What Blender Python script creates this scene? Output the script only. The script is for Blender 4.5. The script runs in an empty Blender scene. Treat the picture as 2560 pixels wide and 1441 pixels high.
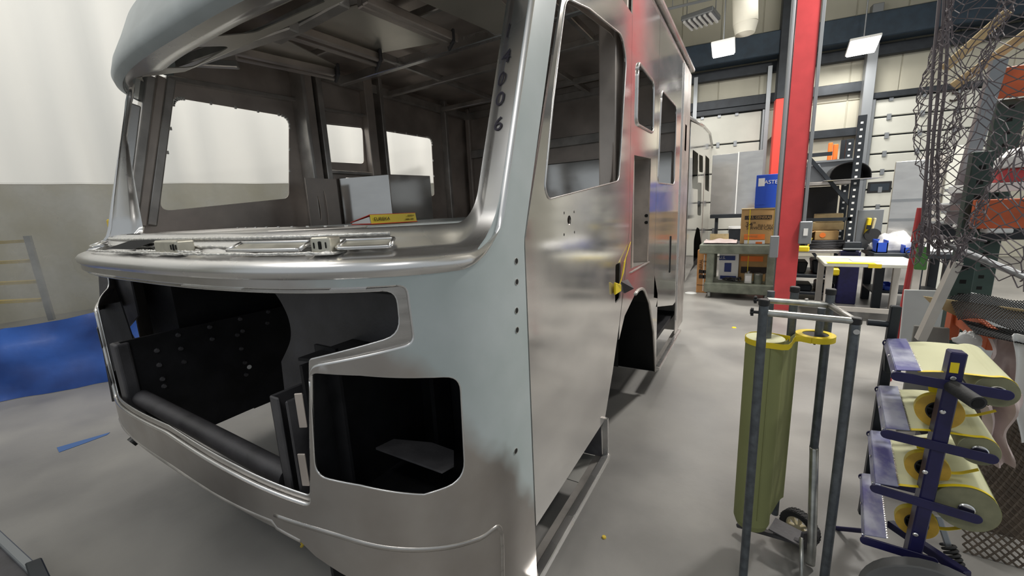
import bpy, bmesh, math, random
from mathutils import Vector, Matrix, noise
from mathutils.geometry import delaunay_2d_cdt
random.seed(7)
SC = bpy.context.scene
COL = SC.collection
R_ = math.radians
# ------------------------------------------------------------------ camera
F, H = 1000.0, 1.65
_up = Vector((-235, 5180, 1000)).normalized()
_d1 = Vector((606, 220, -1000)); _d1 = (_d1 - _up * _d1.dot(_up)).normalized()
_dx = _d1.cross(_up)
RM = Matrix((_dx, _d1, _up))
cam = bpy.data.objects.new('camera', bpy.data.cameras.new('camera'))
COL.objects.link(cam); SC.camera = cam
cam.matrix_world = Matrix.Translation((0, 0, H)) @ RM.to_4x4()
cam.data.sensor_width = 36; cam.data.lens = F / 2560 * 36; cam.data.clip_start = .02; cam.data.clip_end = 200
SC.view_settings.view_transform = 'Standard'; SC.view_settings.look = 'None'
SC.view_settings.exposure = 0.22; SC.view_settings.gamma = 1
SC.view_settings.use_curve_mapping = False
w = bpy.data.worlds.new('world'); SC.world = w; w.use_nodes = True
w.node_tree.nodes['Background'].inputs[0].default_value = (.80, .86, .90, 1)
w.node_tree.nodes['Background'].inputs[1].default_value = .44
def area(name, loc, size, power, target=None, color=(1, .97, .92)):
    l = bpy.data.lights.new(name, 'AREA'); l.shape = 'RECTANGLE'; l.size, l.size_y = size; l.energy = power; l.color = color
    o = bpy.data.objects.new(name, l); COL.objects.link(o); o.location = loc
    t = Vector(target) if target else Vector(loc) - Vector((0, 0, 1))
    o.rotation_euler = (t - Vector(loc)).to_track_quat('-Z', 'Y').to_euler()
    return o
for i, (x, y, p) in enumerate([(2.4, 6.0, 430), (1.2, -2.6, 40), (3.4, 9.5, 30), (-1.8, 7.6, 200), (6.5, 5.5, 200), (-9.0, 4.0, 120), (-3.2, -2.6, 30)]):
    area('high_bay_and_fill', (x, y, 6.3), (.7, .7), p)  # unseen high bays; the front pair and the leftmost are added fill lights
for y, p in ((-.6, 78), (3.6, 85)): area('curtain_fill', (-4.3, y, 5.6), (2.4, 2.4), p, target=(-6.2, y + .8, 1.6))  # added soft fills that brighten and even out the curtain, no fixture there
area('ceiling_bounce_fill', (1.0, 10.0, 5.4), (1.2, 1.2), 90, target=(1.0, 10.0, 9)); area('ceiling_bounce_fill', (2.5, 5.0, 5.8), (1.2, 1.2), 60, target=(2.5, 5.0, 9))  # added upward fills standing in for light bounced onto the ceiling

# ------------------------------------------------------------------ pixel -> world point on a real plane
def ray(x, y): return RM @ Vector((x - 1280, 720.5 - y, -F))
CP = Vector((0, 0, H))
def onX(x, y, X): r = ray(x, y); return CP + r * (X / r.x)
def onY(x, y, Y): r = ray(x, y); return CP + r * (Y / r.y)
def onZ(x, y, Z): r = ray(x, y); return CP + r * ((Z - H) / r.z)
def onP(x, y, p0, n):
    r = ray(x, y); return CP + r * ((Vector(p0) - CP).dot(n) / r.dot(n))

# ------------------------------------------------------------------ materials
def mat(name, col, rough=.5, metal=0., var=.0, scale=6, bump=0., bscale=60, col2=None, emit=None, stretch=None, rvar=0., coat=0, spec=None):
    m = bpy.data.materials.new(name); m.use_nodes = True
    nt = m.node_tree; b = nt.nodes['Principled BSDF']
    b.inputs['Roughness'].default_value = rough; b.inputs['Metallic'].default_value = metal
    if spec is not None: b.inputs['Specular IOR Level'].default_value = spec
    if coat: b.inputs['Coat Weight'].default_value = coat
    c = (*col, 1); b.inputs['Base Color'].default_value = c
    tc = nt.nodes.new('ShaderNodeTexCoord'); src = tc.outputs['Object']
    if stretch:
        mp = nt.nodes.new('ShaderNodeMapping'); mp.inputs['Scale'].default_value = stretch
        nt.links.new(src, mp.inputs[0]); src = mp.outputs[0]
    if var or col2:
        n = nt.nodes.new('ShaderNodeTexNoise'); n.inputs['Scale'].default_value = scale; n.inputs['Detail'].default_value = 6
        nt.links.new(src, n.inputs['Vector'])
        r = nt.nodes.new('ShaderNodeValToRGB')
        a = col2 if col2 else tuple(v * (1 - var) for v in col)
        r.color_ramp.elements[0].color = (*a, 1); r.color_ramp.elements[0].position = .35
        r.color_ramp.elements[1].color = (*(tuple(min(1, v * (1 + var * .5)) for v in col)), 1); r.color_ramp.elements[1].position = .65
        nt.links.new(n.outputs['Fac'], r.inputs[0]); nt.links.new(r.outputs[0], b.inputs['Base Color'])
        if rvar:
            mr = nt.nodes.new('ShaderNodeMapRange'); mr.inputs[1].default_value = .3; mr.inputs[2].default_value = .7
            mr.inputs[3].default_value = rough - rvar; mr.inputs[4].default_value = rough + rvar
            nt.links.new(n.outputs['Fac'], mr.inputs[0]); nt.links.new(mr.outputs[0], b.inputs['Roughness'])
    if bump:
        n2 = nt.nodes.new('ShaderNodeTexNoise'); n2.inputs['Scale'].default_value = bscale; n2.inputs['Detail'].default_value = 4
        nt.links.new(src, n2.inputs['Vector'])
        bp = nt.nodes.new('ShaderNodeBump'); bp.inputs['Strength'].default_value = bump; bp.inputs['Distance'].default_value = .01
        nt.links.new(n2.outputs['Fac'], bp.inputs['Height']); nt.links.new(bp.outputs[0], b.inputs['Normal'])
    if emit: b.inputs['Emission Color'].default_value = (*col, 1); b.inputs['Emission Strength'].default_value = emit
    return m
M = {}
M['alu'] = mat('brushed_aluminium', (.50, .475, .45), .30, .95, .18, 5, .06, 160, rvar=.07, stretch=(1, 1, 6))
M['alu_side'] = mat('sheet_aluminium', (.66, .645, .625), .12, .80, .10, 2.5, .02, 5, rvar=.03, stretch=(1, 1, 2.5))
M['alu_in'] = mat('inside_aluminium', (.60, .53, .48), .40, .65, .25, 3, .05, 12, rvar=.08)
M['alu_bright'] = mat('polished_aluminium', (.74, .73, .72), .27, .95, .05, 3, .0, 40, rvar=.05)
M['tray'] = mat('reflection_tinted_aluminium', (.72, .68, .60), .30, .6, .1, 3)  # paler cream colour stands in for the bright reflection on the trays
M['alu_frame'] = mat('mill_finish_extrusion', (.54, .51, .48), .36, .75, .25, 6, .05, 60)
M['cast'] = mat('tan_primer_steel', (.62, .59, .50), .35, .6, .15, 20)
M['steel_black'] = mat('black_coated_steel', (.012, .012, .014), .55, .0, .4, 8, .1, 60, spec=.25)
M['steel_dark'] = mat('dark_grey_steel', (.085, .082, .088), .5, .3, .35, 6, .1, 60, rvar=.1)
M['black'] = mat('black_plastic', (.012, .012, .013), .45)
M['hole'] = mat('dark_hole', (.006, .006, .006), .9)
M['marker'] = mat('black_marker', (.03, .025, .04), .6)
M['weld'] = mat('weld_bead', (.80, .78, .74), .4, .7, .3, 80, .4, 90)
M['concrete'] = mat('sealed_concrete', (.29, .28, .262), .40, 0, .0, .9, .08, 25, col2=(.17, .165, .16), rvar=.1)
M['wallp'] = mat('cream_wall_liner', (.50, .48, .39), .6, 0, .08, 1.5, .1, 9, stretch=(1, 1, .2))
M['girt'] = mat('dark_steel_girt', (.028, .033, .040), .5, .4, .2)
M['beam'] = mat('slate_blue_beam', (.022, .040, .062), .55, .2, .2)
M['pipe'] = mat('grey_conduit', (.27, .285, .30), .4, .6)
M['door'] = mat('white_door_panel', (.60, .60, .54), .5, 0, .05, 2)
M['dark_glass'] = mat('dark_window_glass', (.03, .04, .05), .15)
M['ceil'] = mat('ceiling_insulation', (.80, .77, .66), .8, 0, .1, 1, .2, 3)
M['red'] = mat('red_column_paint', (.52, .055, .06), .38, 0, .1, 5)
M['red2'] = mat('bright_red_paint', (.75, .06, .04), .45)
M['lamp'] = mat('lamp_lens', (1, .98, .94), .5, emit=14)
M['curtain'] = mat('white_curtain_cloth', (.74, .735, .70), .75, 0, .06, .8, .3, 2.0, stretch=(1, 1, .25))
M['blue_tarp'] = mat('blue_tarpaulin', (.02, .10, .42), .38, 0, .0, 1.8, .5, 5, col2=(.015, .05, .22))
M['card'] = mat('brown_cardboard', (.44, .27, .11), .75, 0, .1, 8)
M['card2'] = mat('orange_cardboard', (.55, .27, .10), .75, 0, .1, 8)
M['orange'] = mat('orange_print', (.85, .20, .03), .6)
M['white'] = mat('white_print', (.75, .75, .74), .6)
M['ink'] = mat('black_ink', (.03, .02, .015), .7)
M['blue'] = mat('blue_box_board', (.015, .07, .48), .5)
M['blue_ink'] = mat('navy_print', (.02, .04, .18), .6)
M['cart'] = mat('olive_grey_plastic', (.22, .24, .19), .5, 0, .3, 7)
M['castor'] = mat('grey_castor_rubber', (.45, .45, .43), .6)
M['tin'] = mat('tin_plate', (.55, .55, .52), .3, .8, .1)
M['tube'] = mat('grey_painted_tube', (.13, .145, .16), .42, .55, .25, 30, .15, 120)
M['tube_zinc'] = mat('zinc_plated_tube', (.50, .50, .47), .32, .85, .25, 20)
M['paper'] = mat('green_masking_paper', (.245, .26, .105), .7, 0, .06, 3)
M['paper_l'] = mat('pale_masking_paper', (.60, .60, .38), .7, 0, .05, 3)
M['paper_end'] = mat('paper_roll_end', (.22, .215, .13), .8, 0, .12, 30)
M['tape'] = mat('yellow_tape', (.82, .62, .015), .45)
M['tape_side'] = mat('ochre_tape_side', (.62, .38, .05), .5, 0, .1, 40)
M['navy'] = mat('navy_blue_paint', (.014, .013, .070), .33, 0, .2, 20)
M['blade'] = mat('dusty_blue_blade', (.36, .38, .48), .42, .2, .0, 14, .1, 40, col2=(.06, .06, .24), stretch=(1, .5, 1))
M['chrome'] = mat('bright_bolt', (.8, .8, .8), .2, 1)
M['rubber'] = mat('black_rubber', (.025, .025, .026), .7, bump=.2)
M['rubber_g'] = mat('grey_rubber', (.14, .14, .14), .7, 0, .2)
M['cream'] = mat('cream_plastic_hub', (.62, .55, .36), .5)
M['net'] = mat('net_cord', (.15, .13, .14), .7)
M['green_rack'] = mat('dark_green_rack', (.035, .065, .055), .5, .1, .2)
M['orange_rack'] = mat('orange_rack_beam', (.60, .12, .035), .5, 0, .25, 5)
M['wood'] = mat('pale_timber', (.50, .38, .20), .7, 0, .2, 10)
M['sheet'] = mat('white_sheet_stock', (.78, .80, .80), .45, 0, .05)
M['grey_sheet'] = mat('grey_board', (.24, .235, .22), .6, 0, .1, 4)
M['plastic_film'] = mat('cloudy_film', (.62, .62, .62), .35, 0, .2, 6)
M['pinkfilm'] = mat('pinkish_film', (.62, .50, .48), .45, 0, .2, 6)
M['greentag'] = mat('green_tag', (.09, .26, .06), .6)
M['table'] = mat('bench_top_paint', (.62, .62, .55), .5, 0, .1)
M['pale_leg'] = mat('pale_grey_leg', (.52, .49, .45), .5, 0, .1)
M['hose'] = mat('black_hose', (.03, .03, .035), .5)
M['foam'] = mat('yellow_foam', (.62, .45, .06), .9, bump=.6, bscale=60)
M['mesh'] = mat('rusty_expanded_mesh', (.13, .10, .075), .6, .3, .3, 20)
M['bluetape'] = mat('blue_masking_tape', (.06, .13, .32), .6)
def vinyl():
    m = bpy.data.materials.new('clear_vinyl_strip'); m.use_nodes = True
    nt = m.node_tree; b = nt.nodes['Principled BSDF']; out = nt.nodes['Material Output']
    b.inputs['Base Color'].default_value = (.34, .345, .34, 1); b.inputs['Roughness'].default_value = .3
    tr = nt.nodes.new('ShaderNodeBsdfTransparent'); tr.inputs[0].default_value = (.8, .8, .78, 1)
    n = nt.nodes.new('ShaderNodeTexNoise'); n.inputs['Scale'].default_value = 2.2; n.inputs['Detail'].default_value = 6
    tc = nt.nodes.new('ShaderNodeTexCoord'); nt.links.new(tc.outputs['Object'], n.inputs['Vector'])
    mr = nt.nodes.new('ShaderNodeMapRange'); mr.inputs[1].default_value = .3; mr.inputs[2].default_value = .7; mr.inputs[3].default_value = .15; mr.inputs[4].default_value = .60
    nt.links.new(n.outputs['Fac'], mr.inputs[0])
    mx = nt.nodes.new('ShaderNodeMixShader'); nt.links.new(mr.outputs[0], mx.inputs[0])
    nt.links.new(tr.outputs[0], mx.inputs[1]); nt.links.new(b.outputs[0], mx.inputs[2]); nt.links.new(mx.outputs[0], out.inputs[0])
    return m
M['vinyl'] = vinyl()
def primer():       # blue-grey primer sprayed over bare metal, the lower part sanded back in patches
    m = bpy.data.materials.new('primer_over_metal'); m.use_nodes = True
    nt = m.node_tree; b = nt.nodes['Principled BSDF']; out = nt.nodes['Material Output']
    b.inputs['Roughness'].default_value = .40
    tc = nt.nodes.new('ShaderNodeTexCoord')
    n = nt.nodes.new('ShaderNodeTexNoise'); n.inputs['Scale'].default_value = 3.2; n.inputs['Detail'].default_value = 7; nt.links.new(tc.outputs['Object'], n.inputs['Vector'])
    r = nt.nodes.new('ShaderNodeValToRGB'); r.color_ramp.elements[0].color = (.36, .415, .41, 1); r.color_ramp.elements[1].color = (.47, .515, .525, 1)
    r.color_ramp.elements[0].position = .3; r.color_ramp.elements[1].position = .7
    nt.links.new(n.outputs['Fac'], r.inputs[0]); nt.links.new(r.outputs[0], b.inputs['Base Color'])
    b2 = nt.nodes.new('ShaderNodeBsdfPrincipled'); b2.inputs['Metallic'].default_value = .9; b2.inputs['Roughness'].default_value = .33
    n3 = nt.nodes.new('ShaderNodeTexNoise'); n3.inputs['Scale'].default_value = 7; n3.inputs['Detail'].default_value = 5; nt.links.new(tc.outputs['Object'], n3.inputs['Vector'])
    r3 = nt.nodes.new('ShaderNodeValToRGB'); r3.color_ramp.elements[0].color = (.40, .36, .33, 1); r3.color_ramp.elements[1].color = (.56, .54, .52, 1)
    nt.links.new(n3.outputs['Fac'], r3.inputs[0]); nt.links.new(r3.outputs[0], b2.inputs['Base Color'])
    sp = nt.nodes.new('ShaderNodeSeparateXYZ'); nt.links.new(tc.outputs['Object'], sp.inputs[0])
    def math_(op, a, bb):
        q = nt.nodes.new('ShaderNodeMath'); q.operation = op
        for i, v in enumerate((a, bb)):
            if isinstance(v, (int, float)): q.inputs[i].default_value = v
            else: nt.links.new(v, q.inputs[i])
        return q.outputs[0]
    # mask = z + 1.2*y - limit + noise : primer high up and near the door edge, bare metal low down and to the front
    a = math_('ADD', sp.outputs['Z'], math_('MULTIPLY', math_('ADD', sp.outputs['Y'], 3.0), 1.5))
    a = math_('ADD', a, math_('MULTIPLY', n.outputs['Fac'], .55))
    a = math_('ADD', a, math_('MULTIPLY', math_('ADD', sp.outputs['X'], -1.335), .35))
    mr = nt.nodes.new('ShaderNodeMapRange'); mr.inputs[1].default_value = 2.52; mr.inputs[2].default_value = 2.66
    nt.links.new(a, mr.inputs[0])
    mx = nt.nodes.new('ShaderNodeMixShader'); nt.links.new(mr.outputs[0], mx.inputs[0])
    nt.links.new(b2.outputs[0], mx.inputs[1]); nt.links.new(b.outputs[0], mx.inputs[2]); nt.links.new(mx.outputs[0], out.inputs[0])
    return m
M['primer'] = primer()
M['primer_flat'] = mat('grey_primer', (.36, .395, .40), .42, 0, .12, 4)

# ------------------------------------------------------------------ mesh helpers
def tag(o, label=None, cat=None, group=None, kind=None):
    if label: o['label'] = label
    if cat: o['category'] = cat
    if group: o['group'] = group
    if kind: o['kind'] = kind
    return o
def empty(name, loc=(0, 0, 0), label=None, cat=None, group=None, kind=None):
    o = bpy.data.objects.new(name, None); COL.objects.link(o); o.location = loc; o.empty_display_size = .1
    return tag(o, label, cat, group, kind)
def world_of(o):
    m = Matrix.Identity(4)
    while o is not None:
        m = o.matrix_basis @ m; o = o.parent
    return m
class MB:
    def __init__(s): s.v = []; s.f = []
    def add(s, vs, fs):
        k = len(s.v); s.v += [tuple(v) for v in vs]; s.f += [tuple(i + k for i in f) for f in fs]; return s
    def box(s, c, size, rot=None, ax=None):
        hx, hy, hz = (d / 2 for d in size)
        m = rot.to_matrix() if hasattr(rot, 'to_matrix') else (rot or Matrix.Identity(3))
        vs = [Vector(c) + m @ Vector((x, y, z)) for x in (-hx, hx) for y in (-hy, hy) for z in (-hz, hz)]
        return s.add(vs, [(0, 1, 3, 2), (4, 6, 7, 5), (0, 4, 5, 1), (2, 3, 7, 6), (0, 2, 6, 4), (1, 5, 7, 3)])
    def bx(s, x0, x1, y0, y1, z0, z1): return s.box(((x0 + x1) / 2, (y0 + y1) / 2, (z0 + z1) / 2), (abs(x1 - x0), abs(y1 - y0), abs(z1 - z0)))
    def bar(s, p0, p1, w, h, upv=(0, 0, 1)):       # box beam from p0 to p1, w across, h along upv
        p0, p1 = Vector(p0), Vector(p1); d = p1 - p0; y = d.normalized()
        x = y.cross(Vector(upv)).normalized(); z = x.cross(y)
        m = Matrix((x, y, z)).transposed()
        return s.box((p0 + p1) / 2, (w, d.length, h), m)
    def cyl(s, p0, p1, r, n=14, r2=None, cap=True):
        p0, p1 = Vector(p0), Vector(p1); d = (p1 - p0).normalized(); r2 = r if r2 is None else r2
        a = d.orthogonal().normalized(); b = d.cross(a)
        vs = []
        for p, q in ((p0, r), (p1, r2)):
            vs += [p + (a * math.cos(t) + b * math.sin(t)) * q for t in (2 * math.pi * i / n for i in range(n))]
        fs = [(i, (i + 1) % n, n + (i + 1) % n, n + i) for i in range(n)]
        if cap: fs += [tuple(range(n))[::-1], tuple(range(n, 2 * n))]
        return s.add(vs, fs)
    def ring(s, p0, p1, ro, ri, n=36):             # hollow cylinder
        p0, p1 = Vector(p0), Vector(p1); d = (p1 - p0).normalized(); a = d.orthogonal().normalized(); b = d.cross(a)
        vs = []
        for p, q in ((p0, ro), (p1, ro), (p1, ri), (p0, ri)):
            vs += [p + (a * math.cos(t) + b * math.sin(t)) * q for t in (2 * math.pi * i / n for i in range(n))]
        return s.add(vs, [(k * n + i, k * n + (i + 1) % n, ((k + 1) % 4) * n + (i + 1) % n, ((k + 1) % 4) * n + i) for k in range(4) for i in range(n)])
    def path(s, pts, r, n=8):
        pts = [Vector(p) for p in pts]; vs = []; N = len(pts); a = None
        for i, p in enumerate(pts):
            d = (pts[min(i + 1, N - 1)] - pts[max(i - 1, 0)]).normalized()
            a = (d.orthogonal() if a is None else a - d * a.dot(d)).normalized(); b = d.cross(a)
            vs += [p + (a * math.cos(t) + b * math.sin(t)) * r for t in (2 * math.pi * k / n for k in range(n))]
        fs = [(i * n + k, i * n + (k + 1) % n, (i + 1) * n + (k + 1) % n, (i + 1) * n + k) for i in range(N - 1) for k in range(n)]
        fs += [tuple(range(n))[::-1], tuple(range((N - 1) * n, N * n))]
        return s.add(vs, fs)
    def slab(s, poly, d):                          # polygon (3d, planar) extruded by vector d
        poly = [Vector(p) for p in poly]; n = len(poly); d = Vector(d)
        return s.add(poly + [p + d for p in poly], [tuple(range(n))[::-1], tuple(range(n, 2 * n))] + [(i, (i + 1) % n, n + (i + 1) % n, n + i) for i in range(n)])
    def ribbon(s, A, B):                           # quad strip between two polylines
        n = len(A); return s.add(list(A) + list(B), [(i, i + 1, n + i + 1, n + i) for i in range(n - 1)])
    def build(s, name, m, parent=None, bevel=0, smooth=False, thick=0, seg=1):
        me = bpy.data.meshes.new(name); me.from_pydata(s.v, [], s.f); me.materials.append(M[m] if isinstance(m, str) else m)
        bm = bmesh.new(); bm.from_mesh(me); bmesh.ops.recalc_face_normals(bm, faces=bm.faces); bm.to_mesh(me); bm.free()
        o = bpy.data.objects.new(name, me); COL.objects.link(o)
        if parent is not None:
            o.parent = parent; me.transform(world_of(parent).inverted())
        if smooth:
            for p in me.polygons: p.use_smooth = True
            if smooth != 'all':
                me.set_sharp_from_angle(angle=R_(35))
        if thick:
            q = o.modifiers.new('thick', 'SOLIDIFY'); q.thickness = thick; q.offset = 0
            if smooth: q2 = o.modifiers.new('split', 'EDGE_SPLIT'); q2.split_angle = R_(50)
        if bevel:
            q = o.modifiers.new('bevel', 'BEVEL'); q.width = bevel; q.segments = seg; q.limit_method = 'ANGLE'; q.angle_limit = R_(40)
        return o
def centre(o):      # put a top-level mesh's origin at its own base
    me = o.data; vs = [v.co for v in me.vertices]
    c = Vector(((min(v.x for v in vs) + max(v.x for v in vs)) / 2, (min(v.y for v in vs) + max(v.y for v in vs)) / 2, min(v.z for v in vs)))
    me.transform(Matrix.Translation(-c)); o.location = c; return o
def single(mb, name, m, label, cat, group=None, kind=None, **k):
    o = centre(mb.build(name, m, **k)); return tag(o, label, cat, group, kind)
def cr(pts, n=8, closed=False):                    # Catmull-Rom
    pts = [Vector(p) for p in pts]; out = []; N = len(pts)
    for i in range(N if closed else N - 1):
        P = [pts[(i + k) % N] if closed else pts[min(max(i + k, 0), N - 1)] for k in (-1, 0, 1, 2)]
        for j in range(n):
            t = j / n
            out.append(.5 * (2 * P[1] + (P[2] - P[0]) * t + (2 * P[0] - 5 * P[1] + 4 * P[2] - P[3]) * t * t + (3 * P[1] - P[0] - 3 * P[2] + P[3]) * t ** 3))
    if not closed: out.append(pts[-1])
    return out
def fillet(pts, rad, n=6):                          # round polygon corners (2d); rad number or list
    N = len(pts); out = []
    for i in range(N):
        p, a, b = Vector(pts[i]), Vector(pts[i - 1]), Vector(pts[(i + 1) % N])
        r = rad[i] if isinstance(rad, (list, tuple)) else rad
        u, v = (a - p), (b - p); lu, lv = u.length, v.length
        if r <= 0 or lu < 1e-6 or lv < 1e-6: out.append(p); continue
        d = min(r, lu * .48, lv * .48); A = p + u / lu * d; B = p + v / lv * d
        for k in range(n + 1):
            t = k / n; out.append(A * (1 - t) ** 2 + p * 2 * t * (1 - t) + B * t * t)
    return out
def inside(p, poly):
    x, y = p[0], p[1]; c = False; j = len(poly) - 1
    for i in range(len(poly)):
        xi, yi = poly[i][0], poly[i][1]; xj, yj = poly[j][0], poly[j][1]
        if (yi > y) != (yj > y) and x < (xj - xi) * (y - yi) / (yj - yi) + xi: c = not c
        j = i
    return c
def densify(poly, step):
    out = []
    for i in range(len(poly)):
        a, b = Vector(poly[i]), Vector(poly[(i + 1) % len(poly)]); n = max(1, int((b - a).length / step))
        out += [a.lerp(b, k / n) for k in range(n)]
    return out
def sheet(outer, holes, fn, step=None):             # triangulated sheet with holes, mapped to 3d
    loops = [densify(l, step) if step else [Vector(p) for p in l] for l in [outer] + list(holes)]
    vs, es = [], []
    for l in loops:
        k = len(vs); vs += [Vector((p[0], p[1])) for p in l]; es += [(k + i, k + (i + 1) % len(l)) for i in range(len(l))]
    if step:
        xs = [p[0] for p in loops[0]]; ys = [p[1] for p in loops[0]]
        x = min(xs) + step / 2
        while x < max(xs):
            y = min(ys) + step / 2
            while y < max(ys):
                if inside((x, y), loops[0]) and not any(inside((x, y), h) for h in loops[1:]): vs.append(Vector((x, y)))
                y += step
            x += step
    V, E, Fc, *_ = delaunay_2d_cdt(vs, es, [], 0, 1e-5)
    fs = []
    for f in Fc:
        c = sum((V[i] for i in f), Vector((0, 0))) / len(f)
        if inside(c, loops[0]) and not any(inside(c, h) for h in loops[1:]): fs.append(tuple(f))
    mb = MB(); mb.add([fn(v.x, v.y) for v in V], fs); return mb
def text(body, c, right, upv, h, m, parent, name='lettering', sx=1.0, depth=.0005):
    cu = bpy.data.curves.new(name, 'FONT'); cu.body = body; cu.align_x = 'CENTER'; cu.align_y = 'CENTER'; cu.size = h / .7; cu.extrude = depth
    cu.materials.append(M[m]); o = bpy.data.objects.new(name, cu); COL.objects.link(o)
    r = Vector(right).normalized(); u = Vector(upv); u = (u - r * u.dot(r)).normalized(); n = r.cross(u)
    mm = Matrix((r, u, n)).transposed().to_4x4() @ Matrix.Diagonal((sx, 1, 1, 1)); mm.translation = Vector(c)
    if parent is not None: o.parent = parent; mm = world_of(parent).inverted() @ mm
    o.matrix_basis = mm
    return o
def pbox(x0, y0, x1, y1, Y, d):                      # extents of a box whose front face fills these pixels at depth Y
    a, b, c, e = onY(x0, y0, Y), onY(x1, y1, Y), onY(x0, y1, Y), onY(x1, y0, Y)
    return ((a.x + c.x) / 2, (b.x + e.x) / 2, Y, Y + d, (b.z + c.z) / 2, (a.z + e.z) / 2)

exec_order = []
# ================================================================== BUILDING
floor = MB().bx(-14, 12, -9, 16, -.12, 0).build('floor', 'concrete'); tag(floor, kind='structure')
# far wall plane (slightly turned against the truck)
WD = Vector((.9905, .1376, 0)); WN = Vector((-.1376, .9905, 0)); W0 = Vector((-1.7, 13.6, 0))
def onW(x, y, off=0): return onP(x, y, W0 - WN * off, WN)
def wu(p): return (p - W0).dot(WD)
def wbox(mb, u0, u1, z0, z1, o0, o1):     # box on the far wall, o = distance in front of it
    c = W0 + WD * ((u0 + u1) / 2) - WN * ((o0 + o1) / 2) + Vector((0, 0, (z0 + z1) / 2))
    return mb.box(c, (abs(u1 - u0), abs(o1 - o0), abs(z1 - z0)), Matrix((WD, WN, Vector((0, 0, 1)))).transposed())
wall = wbox(MB(), -12, 14, 0, 8.2, -.15, 0).build('wall_back', 'wallp'); tag(wall, kind='structure')
# lined wall panels, one by one, seams recessed
u = -3.4
while u < 9.5:
    for z0, z1 in ((0.0, 2.0), (2.02, 4.05), (4.07, 6.05), (6.07, 8.0)):
        wbox(MB(), u, u + .99, z0, z1, 0, .025).build('wall_panel', 'wallp', wall, bevel=.01)
    u += 1.01
G1 = onW(1850, 184); G2 = onW(1836, 260); G3 = onW(2060, 338)
jA = wu(onW(2147, 320)); jB = wu(onW(1910, 300))
for z, uu0, uu1, h in ((G1.z, -3.5, 9.5, .26), (G2.z, -3.5, jA + .1, .24), (G3.z, jB + .2, jA + .1, .20)):
    wbox(MB(), uu0, uu1, z - h / 2, z + h / 2, .03, .22).build('girt', 'girt', wall, bevel=.01)
wbox(MB(), -3.5, 9.5, onW(1850, 150, .7).z, onW(1850, 92, .7).z, .25, .7).build('eave_shade_beam', 'beam', wall, bevel=.02)  # dark box for the purlin and the shadowed ceiling strip by it
for px in (1738, 1916):
    uu = wu(onW(px, 240)); wbox(MB(), uu - .05, uu + .05, G3.z + .4 if px == 1738 else .8, G1.z, .22, .32).build('stud', 'pipe', wall)
uu = wu(onW(2160, 200)); wbox(MB(), uu - .11, uu + .11, 0, G1.z + 1, .22, .40).build('jamb_column', 'pipe', wall, bevel=.01)
# sectional doors
def sect_door(name, pl, pr, ptop, n, z0=0.0, ht=None, win=None, mt='door'):
    ua, ub, zt = wu(pl), wu(pr), ptop.z
    r = empty(name, W0 + WD * ((ua + ub) / 2) - WN * .1, kind='structure'); ph = (zt - z0) / n
    for i in range(n):
        q = wbox(MB(), ua, ub, z0 + i * ph + .018, z0 + (i + 1) * ph - .018, .12, .20).build('door_panel', mt, r, bevel=.015)
        um = (ua * .42 + ub * .58)
        for k in (.12, .38, .64):
            uk = ua + (ub - ua) * k
            wbox(MB(), uk - .04, uk + .04, z0 + (i + 1) * ph - .08, z0 + (i + 1) * ph + .06, .20, .235).build('hinge', 'pipe', q)
    wbox(MB(), ua - .1, ub + .1, zt, zt + .14, .10, .3).build('door_head', 'girt', r, bevel=.01)
    for e in (ua - .06, ub + .06): wbox(MB(), e - .05, e + .05, z0, zt, .1, .26).build('door_track', 'pipe', r, bevel=.01)
    wbox(MB(), ua - .1, ub + .1, z0, zt, .11, .125).build('joint_backing', 'girt', r)
    if win:
        a, b = onW(*win[0]), onW(*win[1])
        f = wbox(MB(), wu(a), wu(b), b.z, a.z, .2, .225).build('window_frame', 'black', r, bevel=.008)
        wbox(MB(), wu(a) + .05, wu(b) - .05, b.z + .05, a.z - .05, .22, .23).build('pane', 'dark_glass', f)
    return r
sect_door('door_1', onW(1735, 330), onW(1898, 330), onW(1820, 288), 5)
d2 = sect_door('door_2', onW(2176, 300), onW(2500, 300), onW(2250, 245), 9, win=((2162, 457), (2217, 481)))
p = onW(2388, 238, .24)
text('5', p - WN * .02, WD, (0, 0, 1), .34, 'ink', d2, 'door_number')
wleft = MB().bx(-12.2, -12, -9, 16, 0, 8).build('wall_left', 'wallp'); tag(wleft, kind='structure')
# ceiling: insulated liner with purlins, rafters and pipes
ceil = MB().bx(-14, 12, -1.0, 15.8, 7.4, 7.5).build('ceiling', 'ceil'); tag(ceil, kind='structure')
for i in range(7): MB().bx(-12, 11, 2.2 + i * 1.9, 2.32 + i * 1.9, 7.18, 7.4).build('purlin', 'girt', ceil)
for x in (-6.0, 1.2, 8.0): MB().bx(x - .11, x + .11, -1, 15, 6.8, 7.2).build('rafter', 'beam', ceil, bevel=.02)
for i in range(9):      # white open-web truss seen above the curtain
    pass
for (a, b) in (((-3, 9.2, 6.5), (7, 10.3, 6.5)), ((-3, 8.0, 6.6), (7, 9.0, 6.6)), ((-3, 11.4, 6.35), (7, 12.4, 6.35))):
    MB().cyl(a, b, .035, 8).build('pipe', 'pipe', ceil)
    for k in (.1, .35, .6, .85):
        q = Vector(a).lerp(Vector(b), k); MB().cyl(q, (q.x, q.y, 7.4), .012, 6).build('hanger_rod', 'pipe', ceil)
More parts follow.
